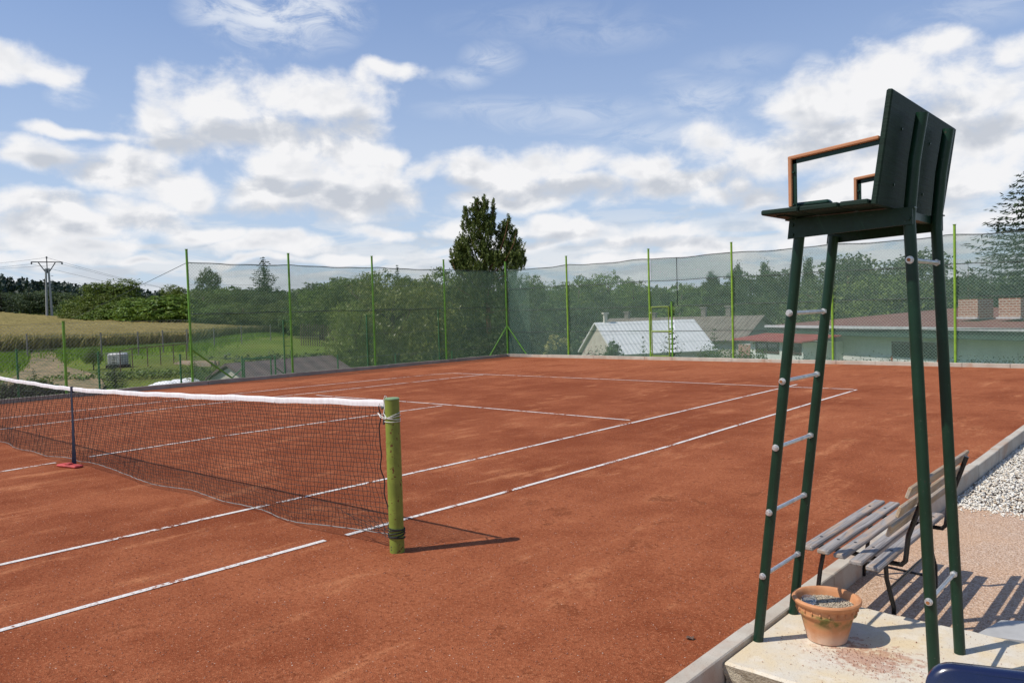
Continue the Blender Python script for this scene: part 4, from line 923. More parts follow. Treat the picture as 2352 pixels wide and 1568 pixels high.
def crown(lobes,ncl,per,leaf,spread,seed,mat_,asp=.55,carve=-.35,name='crown',droop=0,norm=True,hw=.85):
    """lobes: (x,y,z,rx,ry,rz) in a unit of metres; clusters of leaves near the lobes' surfaces"""
    rng=np.random.default_rng(seed); L=np.array(lobes,float); w=L[:,3]*L[:,4]*L[:,5]; w=w**.75; w/=w.sum()
    k_=rng.choice(len(L),ncl,p=w); d=rng.normal(size=(ncl,3)); d/=np.linalg.norm(d,axis=1,keepdims=True); r=rng.uniform(.35,1,ncl)**.55
    r=r*(1+.16*pn(d*3,2.2,seed)+rng.normal(0,.05,ncl))
    C=L[k_,:3]+d*r[:,None]*L[k_,3:6]
    keep=pn(C,2.6/np.mean(L[:,3]),seed)>carve; C=C[keep]; d=d[keep]; n=len(C)
    P=np.repeat(C,per,0)+rng.normal(size=(n*per,3))*np.array([spread,spread,spread*.6])*rng.uniform(.5,1.2,(n,1)).repeat(per,0)
    Nn=np.repeat(d,per,0)*.8+rng.normal(size=(n*per,3))*.75+np.array([0,0,.35])
    if name=='crown' and norm:
        hi=np.percentile(P[:,2],99.6); P[:,2]*=(1-leaf*.6)/hi; rad=np.percentile(np.hypot(P[:,0],P[:,1]),99); P[:,:2]*=.5/rad
    if norm: P[:,2]*=hw
    V=leaf_quads(P,Nn,leaf,asp,rng,droop)
    if norm: V[:,2]/=hw
    me=npmesh(name,V,np.arange(len(V)).reshape(-1,4),mat_); return me
def trunkmesh(h,r,seed,mat_,nb=6,lean=0,fork=.45,top_=.85,sp=.35):
    rnd=random.Random(seed); mb=MB(); pts=[];rs=[]
    for i in range(6): f=i/5; pts.append((lean*f+rnd.uniform(-.02,.02)*h*.5*f,rnd.uniform(-.02,.02)*h*.5*f,-.05*h*(i==0)+h*top_*f)); rs.append(r*(1-.75*f)*(1.35 if i==0 else 1))
    mb.tube(pts,rs,8)
    for b in range(nb):
        f=fork+ (top_-fork)*b/nb; a=b*2.4+rnd.uniform(0,1); L_=h*sp*(1-.5*(f-fork)); i=min(4,int(f/top_*5)); p=Vector(pts[i])
        q=p+Vector((math.cos(a)*L_*.5,math.sin(a)*L_*.5,L_*.35)); s_=p+Vector((math.cos(a)*L_,math.sin(a)*L_,L_*.8)); mb.tube([p,q,s_],[rs[i]*.6,rs[i]*.35,rs[i]*.1],6)
    me=bpy.data.meshes.new('trunk'); me.from_pydata(mb.v,[],mb.f); me.update(); me.materials.append(mat_); me.polygons.foreach_set('use_smooth',[True]*len(me.polygons)); return me
# unit trees: height 1, crown radius about .5, modelled at 1 m and scaled
def U(lobes): return lobes
KINDS={}
def kind(name,crown_me,trunk_me): KINDS[name]=(crown_me,trunk_me)
def leafykind(name,lobes,ncl,per,leaf,spread,seed,m_,**k): kind(name,crown(lobes,ncl,per,leaf,spread,seed,m_,**k),trunkmesh(1,.028,seed,m_bark))
RB=[(0,0,.62,.36,.36,.30),(-.22,.1,.45,.26,.26,.24),(.24,-.05,.48,.25,.27,.24),(.02,-.24,.42,.26,.24,.24),(.05,.22,.45,.27,.24,.25),(-.05,0,.84,.20,.20,.15),(.17,.1,.76,.17,.17,.14),(-.2,-.1,.72,.17,.16,.15)]
leafykind('broad',RB,1500,16,.0125,.026,11,m_leaf)
RB2=[(0,0,.55,.30,.32,.30),(-.25,.05,.36,.25,.25,.26),(.26,.02,.34,.25,.26,.26),(0,-.2,.32,.3,.25,.26),(.10,.05,.80,.18,.18,.17),(-.14,0,.74,.16,.16,.16)]
leafykind('dense',RB2,1500,16,.0125,.025,12,m_leafb,carve=-.5)
leafykind('darkbroad',RB2,1300,15,.0135,.026,13,m_leafd,carve=-.45)
leafykind('grey',RB,1300,15,.0135,.025,14,m_leafg,carve=-.35)
RO=[(0,0,.55,.26,.26,.28),(-.2,.1,.62,.16,.16,.16),(.22,0,.66,.15,.15,.17),(.05,.15,.85,.12,.12,.13),(-.15,-.12,.88,.10,.10,.12),(.22,-.15,.84,.08,.08,.12),(-.28,0,.38,.2,.2,.2),(.28,.05,.4,.2,.2,.2)]
leafykind('open',RO,1100,14,.0125,.026,15,m_leafg,carve=-.12)
PL=[(0,0,.55,.09,.09,.34),(.02,0,.80,.055,.055,.2),(-.02,0,.35,.10,.10,.22)]
PL=[(x,y,z,a*4,b*4,c) for x,y,z,a,b,c in PL]
kind('poplar',crown(PL,520,14,.05,.06,16,m_leafd,carve=-.7,hw=3.2),trunkmesh(1,.014,16,m_bark,sp=.1))
# walnut near the fence: long drooping leaflets
WL=[(0,0,.60,.40,.36,.28),(-.28,0,.42,.28,.28,.28),(.30,0,.46,.26,.28,.26),(-.1,-.25,.35,.32,.26,.28),(.18,-.22,.30,.26,.24,.24),(-.12,.05,.82,.24,.22,.16),(.2,.05,.78,.20,.2,.15),(.42,0,.62,.12,.14,.12),(-.42,-.05,.24,.16,.16,.20)]
kind('walnut',crown(WL,1900,18,.0125,.032,17,leafmat('walnut_leaves',[(.11,.155,.018),(.19,.24,.03),(.33,.38,.10)],.5,.38),asp=.30,droop=.6,carve=-.42),trunkmesh(1,.035,17,m_bark))
BU=[(0,0,.42,.5,.45,.42),(-.3,.1,.3,.3,.3,.3),(.32,0,.32,.3,.3,.3),(.05,0,.75,.25,.25,.22)]
leafykind('bush',BU,1500,15,.0155,.027,18,m_leafb,carve=-.5,hw=.6)
leafykind('garden_bush',BU,420,12,.032,.05,19,m_leafd,carve=-.2)
def conifer(seed,tiers,wid,mat_,dens=1,up=-.15,leafs=.020,gap=.0,name='crown',asp=.38):
    rng=np.random.default_rng(seed); C=[];N=[];TT=[]
    for i in range(tiers):
        f=(i+.5)/tiers; z=.06+.94*f; R_=wid*(1-f)**.85*rng.uniform(.8,1.15)+.012; nb=max(5,int(11*(1-f)+4))
        for b in range(nb):
            a=2*PI*(b+rng.uniform(-.35,.35))/nb+i; r1=R_*rng.uniform(.65,1.15); npt=max(3,int(r1/.014*dens))
            for q_ in range(npt):
                t_=(q_+rng.uniform(0,1))/npt; rr_=r1*t_; wz=z+up*rr_+.25*rr_*t_*t_+rng.normal(0,.004); side=rng.normal(0,.016+.03*rr_*(1-t_*.6)/.3)
                C.append((rr_*math.cos(a)-side*math.sin(a),rr_*math.sin(a)+side*math.cos(a),wz)); N.append((rng.normal(0,.7),rng.normal(0,.7),.7+rng.normal(0,.3))); TT.append((math.cos(a)-math.sin(a)*side*18,math.sin(a)+math.cos(a)*side*18,-.15))
    C=np.array(C);N=np.array(N); V=leaf_quads(C,N,leafs,asp,rng,droop=.2,T=np.array(TT)); return npmesh(name,V,np.arange(len(V)).reshape(-1,4),mat_)
def ctrunk(m_,r=.016): 
    mb=MB().tube([(0,0,-.05),(0,0,.5),(0,0,.98)],[r*1.2,r*.6,r*.1],8); me=bpy.data.meshes.new('trunk'); me.from_pydata(mb.v,[],mb.f); me.update(); me.materials.append(m_); return me
m_needd=leafmat('spruce_needles_deep',[(.014,.030,.014),(.026,.048,.020),(.045,.075,.03)],.15,.6)
kind('spruce',conifer(31,36,.40,m_need,1.5,-.25,.017),ctrunk(m_bark))
kind('spruce_loose',conifer(32,26,.42,m_need,2.2,-.08,.0125),ctrunk(m_bark))
kind('bigspruce',conifer(35,34,.40,m_needd,5.5,-.12,.0105,asp=.26),ctrunk(m_bark))
kind('youngspruce',conifer(33,17,.42,m_needb,1.0,.05,.018),ctrunk(m_bark))
kind('darkspruce',conifer(34,20,.45,m_need,1.3,-.1,.019),ctrunk(m_bark))
rnt=random.Random(77)
def tree(k_,c,top_r,D,width,label,cat='tree',group=None,rot=None,name=None,sink=0,zb=None):
    x,y=loc(c,D); g=ground(x,y)-sink if zb is None else zb; zt_=zat(c,top_r,D); h=max(.3,zt_-g); cm,tm=KINDS[k_]
    nm=name or {'broad':'broadleaf_tree','dense':'broadleaf_tree','darkbroad':'broadleaf_tree','grey':'broadleaf_tree','open':'birch_tree','poplar':'poplar_tree','walnut':'walnut_tree','bush':'bush','garden_bush':'bush'}.get(k_,'spruce_tree')
    e_=empty(nm,(x,y,g),rot if rot is not None else rnt.uniform(0,6.28)); e_.scale=(width,width,h); tag(e_,label,cat,group); link('crown',cm,e_); link('trunk',tm,e_); return e_
G1='trees at the edge of the wheat field'; G2='trees seen through the left netting'; G3='trees seen through the far netting'
# open view left
tree('darkbroad',-60,672,118,11.2,'dark rounded tree at the far left edge of the tree line behind the wheat',group=G1)
tree('darkspruce',5,668,112,10,'dark spruce at the left end of the tree line behind the wheat','tree',G1)
tree('grey',28,672,120,8.1,'grey-green tree between the dark left spruces behind the wheat',group=G1)
tree('darkspruce',70,660,110,9,'pointed dark spruce just left of the power pole','tree',G1)
tree('grey',108,668,112,9.3,'grey-green rounded tree directly behind the power pole',group=G1)
tree('darkbroad',150,676,110,8.1,'dark rounded tree just right of the power pole',group=G1)
tree('darkbroad',190,690,105,8.1,'low dark tree where the distant hill field shows',group=G1)
tree('bush',185,704,104,6.8,'low grey-green hedge bush left of the bright trees','bush',G1)
tree('dense',262,642,90,9.3,'tall bright green tree, highest right of the power pole',group=G1,rot=1.0)
tree('dense',232,676,88,5.6,'smaller bright green tree leaning on the tall bright tree',group=G1)
tree('bush',232,700,86,7.5,'bright bush at the foot of the tall bright tree','bush',G1)
tree('bush',285,690,84,8.2,'bright bush in the middle of the wheat field hedge','bush',G1,rot=2)
tree('bush',330,686,82,8.2,'yellow-green bush right of the hedge middle','bush',G1,rot=4)
tree('bush',385,680,78,10.5,'large olive-green bush next to the left netting post','bush',G1,rot=.5)
tree('dense',407,655,84,5.0,'round bright tree rising above the olive bush',group=G1)
tree('bush',440,688,78,7.5,'bush half behind the first tall netting post','bush',G1)
# behind left netting
tree('grey',482,617,95,3.8,'slim grey-green tree standing alone above the hedge behind the netting',group=G2)
tree('spruce',610,590,92,9.5,'tall spruce rising above the hedge behind the left netting','tree',G2)
tree('broad',470,668,80,7.4,'rounded tree just right of the first netting post',group=G2)
tree('broad',525,662,84,8.1,'rounded tree between the slim tree and the tall spruce',group=G2)
tree('darkbroad',575,664,82,7.4,'dark tree left of the tall spruce',group=G2)
tree('broad',505,700,76,6.8,'low tree at the wheat edge below the slim tree',group=G2)
tree('broad',560,696,74,6.2,'low tree at the wheat edge left of the spruce',group=G2)
tree('darkbroad',620,672,76,7.4,'dark tree in front of the tall spruce',group=G2)
tree('broad',668,690,70,6.2,'light tree directly behind the second netting post',group=G2)
tree('darkbroad',705,664,72,7.4,'dark tree right of the second netting post',group=G2)
tree('dense',738,668,60,5.6,'bright tree left of the big walnut',group=G2)
tree('darkbroad',760,640,62,7.4,'dark tall tree behind the left side of the walnut',group=G2)
tree('broad',812,640,58,7.4,'tall tree behind the walnut crown',group=G2)
tree('broad',880,628,60,8.1,'pale topped tree left of the third netting post',group=G2)
tree('spruce',916,608,85,5,'narrow spruce tip rising over the walnut','tree',G2)
tree('darkbroad',965,640,62,7.4,'dark tree right of the small spruce tip',group=G2)
tree('walnut',905,638,32,5.9,'large walnut tree with long hanging leaves behind the left netting','tree',G2,rot=.3)
tree('walnut',815,700,30,3.4,'smaller walnut branching low beside the big walnut','tree',G2,rot=2.2)
tree('broad',1010,622,52,5.3,'leafy tree between the walnut and the tall pine',group=G2)
tree('darkbroad',1040,660,46,5.6,'dark tree under the left side of the tall pine',group=G2)
tree('darkbroad',985,705,38,4.4,'dark low tree right of the walnut',group=G2)
tree('darkbroad',1060,700,40,5.6,'dark shaded tree left of the corner post',group=G2)
tree('darkbroad',1130,745,38,4.8,'dark undergrowth tree under the pine trunk',group=G2)
tree('darkbroad',1190,690,42,4.8,'dark tree right of the corner post',group=G3)
tree('darkbroad',1215,735,38,4.4,'low dark tree left of the yellow flowering shrub',group=G3)
# behind far netting
tree('dense',1222,636,62,4.7,'light green tree right of the tall pine',group=G3)
tree('broad',1262,655,66,6.8,'rounded tree left of the second end post',group=G3)
tree('broad',1330,640,72,7.4,'rounded tree above the cream gable',group=G3)
tree('broad',1400,632,74,8.1,'tallest rounded tree above the white roof',group=G3)
tree('broad',1455,650,70,6.8,'rounded tree left of the gate post',group=G3)
tree('darkbroad',1300,690,60,6.8,'dark tree low behind the yellow flowering shrub',group=G3)
tree('darkbroad',1370,695,62,7.4,'dark tree low behind the cream gable',group=G3)
tree('darkbroad',1440,700,64,7.4,'dark tree low behind the white roof',group=G3)
tree('darkbroad',1510,668,80,8.1,'dark tree behind the gate',group=G3)
tree('broad',1565,655,84,7.4,'rounded tree right of the gate',group=G3)
tree('darkbroad',1610,650,86,8.1,'dark rounded tree left of the small poplar pair',group=G3)
tree('poplar',1634,622,120,2.5,'shorter poplar left of the sixth end post',group=G3); tree('poplar',1645,630,122,2.2,'shortest poplar beside the first one',group=G3)
tree('poplar',1697,606,120,2.6,'slim poplar just right of the sixth end post',group=G3)
tree('poplar',1757,600,122,2.9,'tallest poplar in the middle of the row',group=G3)
tree('poplar',1776,622,120,1.9,'thin poplar right of the tallest poplar',group=G3)
tree('poplar',1822,606,120,2.2,'poplar beside the front chair leg',group=G3)
tree('poplar',1859,590,118,2.8,'poplar between the two front chair legs',group=G3)
tree('darkbroad',1680,650,84,8.1,'dark tree below the slim poplar',group=G3); tree('darkbroad',1725,622,90,9.3,'dark round tree left of the tallest poplar',group=G3)
tree('darkbroad',1790,624,90,9.3,'dark round tree right of the tallest poplar',group=G3); tree('darkbroad',1850,650,88,8.7,'dark tree beneath the poplar between the chair legs',group=G3)
tree('broad',1560,700,66,7.4,'tree behind the old tiled roof',group=G3); tree('darkbroad',1640,690,68,7.4,'dark tree behind the old roof chimneys',group=G3); tree('darkbroad',1720,690,66,7.4,'dark tree left of the red roof',group=G3)
tree('darkbroad',1800,680,60,6.8,'dark tree above the left end of the red roof',group=G3); tree('broad',1880,668,58,6.8,'tree behind the second chair leg',group=G3)
tree('open',1950,592,48,9,'open crowned birch right of the second chair leg',group=G3,rot=1); tree('open',2020,588,50,9,'open crowned birch in the middle between the chair legs',group=G3,rot=2.5)
tree('open',2105,580,48,9,'open crowned birch behind the rear chair legs',group=G3,rot=4)
tree('broad',1985,640,44,7.2,'dense tree beneath the two birches',group=G3); tree('broad',2070,636,44,7.2,'dense tree left of the rear chair legs',group=G3); tree('darkbroad',2150,640,44,6.4,'dark tree behind the rear chair leg',group=G3)
tree('youngspruce',2224,595,39,4.2,'young spruce right of the last visible end post','tree',G3)
tree('darkbroad',2205,650,43,4.8,'dark bush tree below the young spruce',group=G3)
tree('bigspruce',2362,392,42,13.0,'big dark spruce rising above the fence at the right edge','tree',G3,rot=.4)
tree('darkbroad',2290,660,43,5.6,'dark tree below the big right spruce',group=G3)
tree('darkbroad',2400,640,46,6.4,'dark tree at the right edge behind the brick chimney',group=G3)
# young garden trees
tree('darkspruce',258,817,24.5,.95,'small dark spruce in front of the white tank','tree','small garden trees')
tree('youngspruce',442,818,24.2,1.35,'small spruce at the foot of the first netting post','tree','small garden trees')
tree('youngspruce',745,832,28,1.0,'tiny spruce in front of the dark shed roof','tree','small garden trees',zb=-1.2)
tree('broad',210,796,31,.68,'young fruit tree with dark round crown in the garden','tree','small garden trees',name='fruit_tree')
tree('garden_bush',60,875,22,2.6,'dark evergreen bush behind the net left of the strap','bush','garden shrubs',zb=-.6)
tree('garden_bush',20,880,21.5,1.6,'dark bush at the left edge behind the net','bush','garden shrubs',zb=-.6)
tree('garden_bush',115,885,22,1.2,'small dark bush between net strap and the evergreen bush','bush','garden shrubs',zb=-.5)
tree('youngspruce',72,845,23.5,1.1,'sparse young spruce just above the net band','tree','small garden trees',zb=-.5)
tree('youngspruce',1542,738,33,2.6,'garden spruce behind the gate','tree','small garden trees'); tree('youngspruce',1640,752,34,2.6,'garden spruce right of the white roof','tree','small garden trees')
tree('youngspruce',1475,770,30,1.3,'thin garden spruce in front of the white roof','tree','small garden trees'); tree('garden_bush',1408,783,30,1.1,'dark garden shrub at the cream gable corner','bush','garden shrubs',zb=-.9)
tree('garden_bush',1280,790,31,2.2,'dark shrub under the yellow flowers','bush','garden shrubs',zb=-1.4)
# pine with upturned tufts
def pine():
    rng=np.random.default_rng(5); x0,y0=loc(1120,38); g=ground(x0,y0)
    e_=empty('pine_tree',(x0,y0,g)); tag(e_,'tall pine with upturned branch tips rising above the court corner','tree')
    rt=np.array([math.cos(azc(1120)),-math.sin(azc(1120)),0]); fw=np.array([math.sin(azc(1120)),math.cos(azc(1120)),0])
    def P(c,r,dep=0): s=(c-1120)/F*37.9; return rt*s+fw*dep+np.array([0,0,zat(1120,r,38)-g])
    lead=[[(1122,800),(1121,700),(1116,600),(1106,500),(1104,462)],[(1118,640),(1095,580),(1082,520),(1076,485)],[(1110,560),(1122,510),(1120,465)],[(1112,560),(1135,510),(1141,470)],[(1120,630),(1150,585),(1166,540),(1173,508)],[(1125,640),(1165,600),(1183,565),(1189,538)],[(1122,650),(1165,632),(1190,620),(1202,588)],[(1118,655),(1085,625),(1062,590),(1058,570)],[(1116,660),(1075,640),(1050,620),(1044,600)],
      [(1121,700),(1085,680),(1060,665),(1045,650)],[(1121,700),(1155,680),(1180,665),(1195,650)],[(1121,720),(1080,710),(1050,700),(1030,690)],[(1121,720),(1160,712),(1190,705),(1210,700)]]
    mb=MB()
    for li,L_ in enumerate(lead):
        dep=0 if li==0 else rng.uniform(-1.0,1.0)
        pts=[P(c,r,dep*min(1,i/2)) for i,(c,r) in enumerate(L_)]; n=len(pts); r0=.14 if li==0 else .035; mb.tube(pts,[r0*(1-.85*i/(n-1)) for i in range(n)],7)
    C=[];N=[]
    # volumes of the crown
    vol=[(1100,590,45,62),(1112,545,24,50),(1106,492,10,34),(1080,520,11,36),(1158,592,28,32),(1170,542,14,32),(1140,500,6,26),(1121,480,7,24),(1190,566,8,26),(1075,595,24,30),(1052,602,9,16),(1196,604,14,14),(1120,625,62,28),(1130,665,62,34),(1078,680,38,34),(1178,670,34,34),(1120,715,70,30),(1165,610,40,26),(1090,640,44,24),(1068,572,20,30),(1140,575,30,46),(1133,655,24,20),(1150,548,16,26),(1186,582,22,24),(1062,585,24,20),(1094,500,8,24),(1128,530,12,30),(1072,608,26,22),(1202,610,12,12)]
    W_=np.array([a*b for _,_,a,b in vol],float); W_/=W_.sum()
    nt=4300; V=[]
    kk=rng.choice(len(vol),nt,p=W_)
    tops=[]
    for i in kk:
        c,r,a,b=vol[i]; th=rng.uniform(0,2*PI); q_=math.sqrt(rng.uniform(.05,1)); dpt=rng.normal(0,.32)*a/F*37.9*1.6
        tops.append(P(c+a*q_*math.cos(th),r+b*q_*math.sin(th),dpt))
    for L_ in lead[:9]:
        for s_ in np.linspace(.35,1,13):
            i=min(len(L_)-2,int(s_*(len(L_)-1))); f=s_*(len(L_)-1)-i; c=L_[i][0]*(1-f)+L_[i+1][0]*f; r=L_[i][1]*(1-f)+L_[i+1][1]*f
            for _ in range(6): tops.append(P(c+rng.normal(0,3.5*(1.15-s_)+.8),r+rng.normal(0,3),rng.normal(0,.15)))
    tops=np.array(tops); keep=(pn(tops,3.1,2.2)>-.34)&(pn(tops,6.3,1.2)>-.42); tops=tops[keep]
    for p in tops:
        out=np.array([p[0],p[1],0]); out=out/(np.linalg.norm(out)+.3); ax=np.array([rng.normal(0,.22),rng.normal(0,.22),1.])+out*.25; ax/=np.linalg.norm(ax); ln=rng.uniform(.14,.30)
        u=np.cross(ax,[1,0,0]); u/=np.linalg.norm(u); w=np.cross(ax,u)
        for _ in range(17):
            t_=rng.uniform(-.2,1); a=rng.uniform(0,2*PI); dd=(u*math.cos(a)+w*math.sin(a))*.75+ax*.75; dd/=np.linalg.norm(dd); b0=p+ax*ln*t_; nl=rng.uniform(.07,.12); sd=np.cross(dd,rng.normal(size=3)); sd/=np.linalg.norm(sd); sd*=.018
            V+= [b0-sd,b0+sd,b0+dd*nl+sd*.6,b0+dd*nl-sd*.6]
    V=np.array(V); link('crown',npmesh('crown',V,np.arange(len(V)).reshape(-1,4),m_pine),e_)
    mb.build('trunk',m_pinebark,e_,True)
pine()
# far woods
def forest(name,spec,seed,mat_,label,n,leaf=1.6,per=46):
    rng=np.random.default_rng(seed); Vs=[]
    for _ in range(n):
        c,D,h,w,con=spec(rng); x,y=loc(c,D); g=ground(x,y); 
        if con: t_=rng.uniform(0,1,per)**1.3; r=(1-t_)*w*.5*rng.uniform(.3,1,per); 
        else: t_=rng.uniform(.1,1,per); r=np.sqrt(np.clip(1-(2*t_-1.0)**2,0,1))*w*.5*rng.uniform(.5,1,per)+.1
        a=rng.uniform(0,2*PI,per); C=np.stack([x+r*np.cos(a),y+r*np.sin(a),g+h*t_],1); N_=np.stack([np.cos(a),np.sin(a),np.full(per,.7)],1)+rng.normal(size=(per,3))*.5
        Vs.append(leaf_quads(C,N_,leaf*.5,.6,rng))
    V=np.concatenate(Vs); return tag(link(name,npmesh(name,V,np.arange(len(V)).reshape(-1,4),mat_)),label,'forest',None,'stuff')
m_far=leafmat('distant_wood',[(.012,.028,.022),(.022,.042,.030),(.034,.058,.038)],.1)
forest('hill_forest',lambda r:(lambda c:(c,560+(r.uniform(0,1)**.7)*200,r.uniform(9,15),r.uniform(6,10),c<120 or r.uniform()<.3))(r.uniform(-330,430)),1,m_far,'dark wooded ridge on the horizon at the left',1500,2.6,40)
m_mid=leafmat('wood_mid_green',[(.042,.070,.020),(.075,.115,.028),(.12,.17,.042)],.3)
forest('distant_wood',lambda r:(lambda c:(c,r.uniform(96,135),max(2,zat(c,r.uniform(655,690) if c<700 else r.uniform(645,680),100)-ground(*loc(c,100))),r.uniform(3.5,6),False))(r.uniform(445,1215)),2,m_mid,'distant wood behind the left netting reading as one mass',300,.55,190)
forest('village_wood',lambda r:(lambda c:(c,r.uniform(88,125),zat(c,r.uniform(648,690)-(20 if c>1850 else 0),95)+2,r.uniform(3.5,6.5),False))(r.uniform(1160,2700)),3,m_mid,'distant wood behind the village roofs reading as one mass',480,.55,190)
# ------------------------------------------------------------------ garden things
def gobj(name,c,D,label,cat,rz=0,z=None,group=None):
    x,y=loc(c,D); e_=empty(name,(x,y,ground(x,y) if z is None else z),rz); tag(e_,label,cat,group); return e_
tk=gobj('water_tank',267,31.5,'white plastic water tank in a wire cage on a black pallet in the garden','water tank',.55)
x_,y_=loc(267,31.5); zt_=zat(267,810,31.5); h=zt_-tk.location.z
MB().box(-.27,.27,-.25,.25,.10,h-.02,bev=.05).build('tank',m_ibc,tk,True)
mb=MB(); 
for zz in np.linspace(.12,h,6): 
    pts=[(-.29,-.27,zz),(.29,-.27,zz),(.29,.27,zz),(-.29,.27,zz),(-.29,-.27,zz)]
    for a,b in zip(pts[:-1],pts[1:]): mb.tube([a,b],.008,5)
for s_ in np.linspace(-1,1,5):
    for a in((-.29,.27*s_),(.29,.27*s_),(.29*s_,-.27),(.29*s_,.27)): mb.tube([(a[0],a[1],.1),(a[0],a[1],h)],.008,5)
mb.build('cage',m_wireg,tk); MB().box(-.30,.30,-.28,.28,0,.1).build('pallet',m_black,tk)
rk=random.Random(3)
fl=gobj('crop_fleece',385,24.2,'long white fleece covering a vegetable row beside the kerb','fleece',0,z=None)
a=Vector((*loc(338,23.2),0)); b=Vector((*loc(440,24.4),0)); V=[];n=40
o0=Vector(fl.location); 
for i in range(n+1):
    f=i/n; p=a.lerp(b,f); d=(b-a).normalized(); nn_=Vector((-d.y,d.x,0)); z0=zat(338+102*f,897-12*f,23.2+1.2*f); hh=(.17*min(1,f*5,(1-f)*8+.3)+.03*math.sin(f*23)+.02*math.sin(f*51))
    for k_ in range(9):
        th=PI*k_/8; q_=p+nn_*math.cos(th)*.42; V.append((q_.x-o0.x,q_.y-o0.y,z0+.02+hh*math.sin(th)**.8+.003*math.sin(k_*3+i*.7)-o0.z))
Q=[(i*9+k_,i*9+k_+1,(i+1)*9+k_+1,(i+1)*9+k_) for i in range(n) for k_ in range(8)]; link('fleece_sheet',npmesh('fleece_sheet',V,Q,m_fleece,True),fl)
vg=crown(norm=False,lobes=[(0,0,0,6.5,1.3,.25),(5,1.2,0,4,1.3,.3)],ncl=700,per=8,leaf=.09,spread=.22,seed=41,mat_=m_leafg,carve=-.9); x,y=loc(690,36); o=link('vegetable_patch',vg,None,(x,y,ground(x,y)+.2)); o.rotation_euler=(0,0,-azc(690)); tag(o,'leafy vegetable patch beyond the dark shed roof','vegetables',None,'stuff')
vg=crown([(0,0,0,3.2,.5,.10)],200,7,.05,.10,42,m_leaf,carve=-.9,norm=False); x,y=loc(300,27); o=link('vegetable_row',vg,None,(x,y,ground(x,y)+.1)); o.rotation_euler=(0,0,-azc(300)); tag(o,'low green vegetable row behind the white fleece','vegetables',None,'stuff')
rf=empty('post_and_rail_fence',(0,0,0)); tag(rf,'rusty low rail fence with thin posts right of the white tank','fence')
pts=[(272,846,29),(300,844,30.5),(335,841,31),(365,839,31.5),(395,837,32),(425,835,32.5)]; mb=MB(); pr_=None
for c,r,D in pts:
    x,y=loc(c,D); g=ground(x,y); MB().tube([(x,y,g),(x,y,g+.72)],.016,6).build('rail_post',m_rusty,rf)
    if pr_: mb.tube([pr_,(x,y,g+.70)],.016,6)
    pr_=(x,y,g+.70)
mb.build('rail',m_rusty,rf)
gp=empty('field_fence',(0,0,0)); tag(gp,'row of thin grey fence posts along the foot of the wheat field','fence'); pr_=None; A_=[];B_=[]
for c,D in((60,37),(145,37.5),(230,38),(315,38.5),(372,40),(428,41.5),(490,44),(553,48),(620,53)):
    x,y=loc(c,D); g=ground(x,y); MB().tube([(x,y,g),(x,y,g+1.05)],.030,6).build('fence_post',m_grey,gp)
    if pr_:
        for dz in(.4,.95): A_.append((pr_[0],pr_[1],pr_[2]+dz));B_.append((x,y,g+dz))
    pr_=(x,y,g)
V,Q=rods(A_,B_,.006,3); link('fence_wire',npmesh('fence_wire',V,Q,m_wireg),gp)
pf=empty('picket_fence',(0,0,0)); tag(pf,'dark wooden picket fence in front of the trees behind the second netting post','fence'); mb=MB()
for i in range(34):
    c=690+i*5.2; x,y=loc(c,47+i*.05); g=ground(x,y); mb.box(x-.035,x+.035,y-.01,y+.01,g,g+1.25+.05*math.sin(i*2.1))
mb.build('pickets',m_bark,pf)
a=gobj('timber_stack',448,31,'small stack of weathered boards in the garden beside the first netting post','timber',.3)
mb=MB(); 
for i in range(5): mb.box(-.9+.05*i,.9-.1*(i%2),-.22+.09*i,-.14+.09*i,.02,.16+.03*(i%3)); 
mb.build('boards',m_slatb,a)
# power line
PD=100; pole=gobj('power_pole',115,PD,'twin concrete power pole with steel crossarm on the crest of the wheat field','power pole',-azc(115)); hh=zat(113,598,PD)-pole.location.z
cr_=hh-.1
for s_ in(-1,1): MB().tube([(s_*.26,0,-.5),(s_*.13,0,cr_-.8)],[.13,.10],10).build('pole_leg',m_pole,pole,True)
mb=MB(); mb.tube([(-.10,0,cr_-1.3),(-.8,0,cr_-.14)],.05,6); mb.tube([(.10,0,cr_-1.3),(.8,0,cr_-.14)],.05,6); mb.tube([(-.3,0,cr_-.9),(.3,0,cr_-.9)],.04,6); mb.box(-1.5,1.5,-.05,.05,cr_-.14,cr_-.04); mb.tube([(0,0,cr_-1.3),(0,0,cr_+.35)],.05,6)
for i in range(7): mb.tube([(.30,0,cr_-1.6-i*.5),(.55,0,cr_-1.6-i*.5)],.025,5)
mb.build('crossarm',m_steel,pole)
mb=MB()
for s_ in(-1.45,0,1.45):
    zz_=cr_-.36 if s_ else cr_+.3
    MB().lathe([(0,zz_),(.10,zz_+.03),(.05,zz_+.10),(.11,zz_+.15),(.04,zz_+.24)],8,(s_,0)).build('insulator',m_steel,pole)
mb=MB(); bp=Vector(pole.location); rz=pole.rotation_euler.z
for s_ in(-1.45,0,1.45):
    p=bp+Vector((math.cos(rz)*s_,math.sin(rz)*s_,cr_-.3 if s_ else cr_+.4)); q=Vector((*loc(700,260),26+s_*.4))
    q=Vector((*loc(640+s_*3,200),zat(640,690,200)+s_*.3)); 
    mb.tube([p.lerp(q,f)+Vector((0,0,-6*f*(1-f))) for f in np.linspace(0,1,14)],.013,4)
    q=Vector((*loc(-390,150),zat(-390,612,150)+s_*.1)); mb.tube([p.lerp(q,f)+Vector((0,0,-3*f*(1-f))) for f in np.linspace(0,1,10)],.013,4)
pw=mb.build('power_lines',m_steel,None); tag(pw,'thin overhead power lines running from the twin pole','power line')
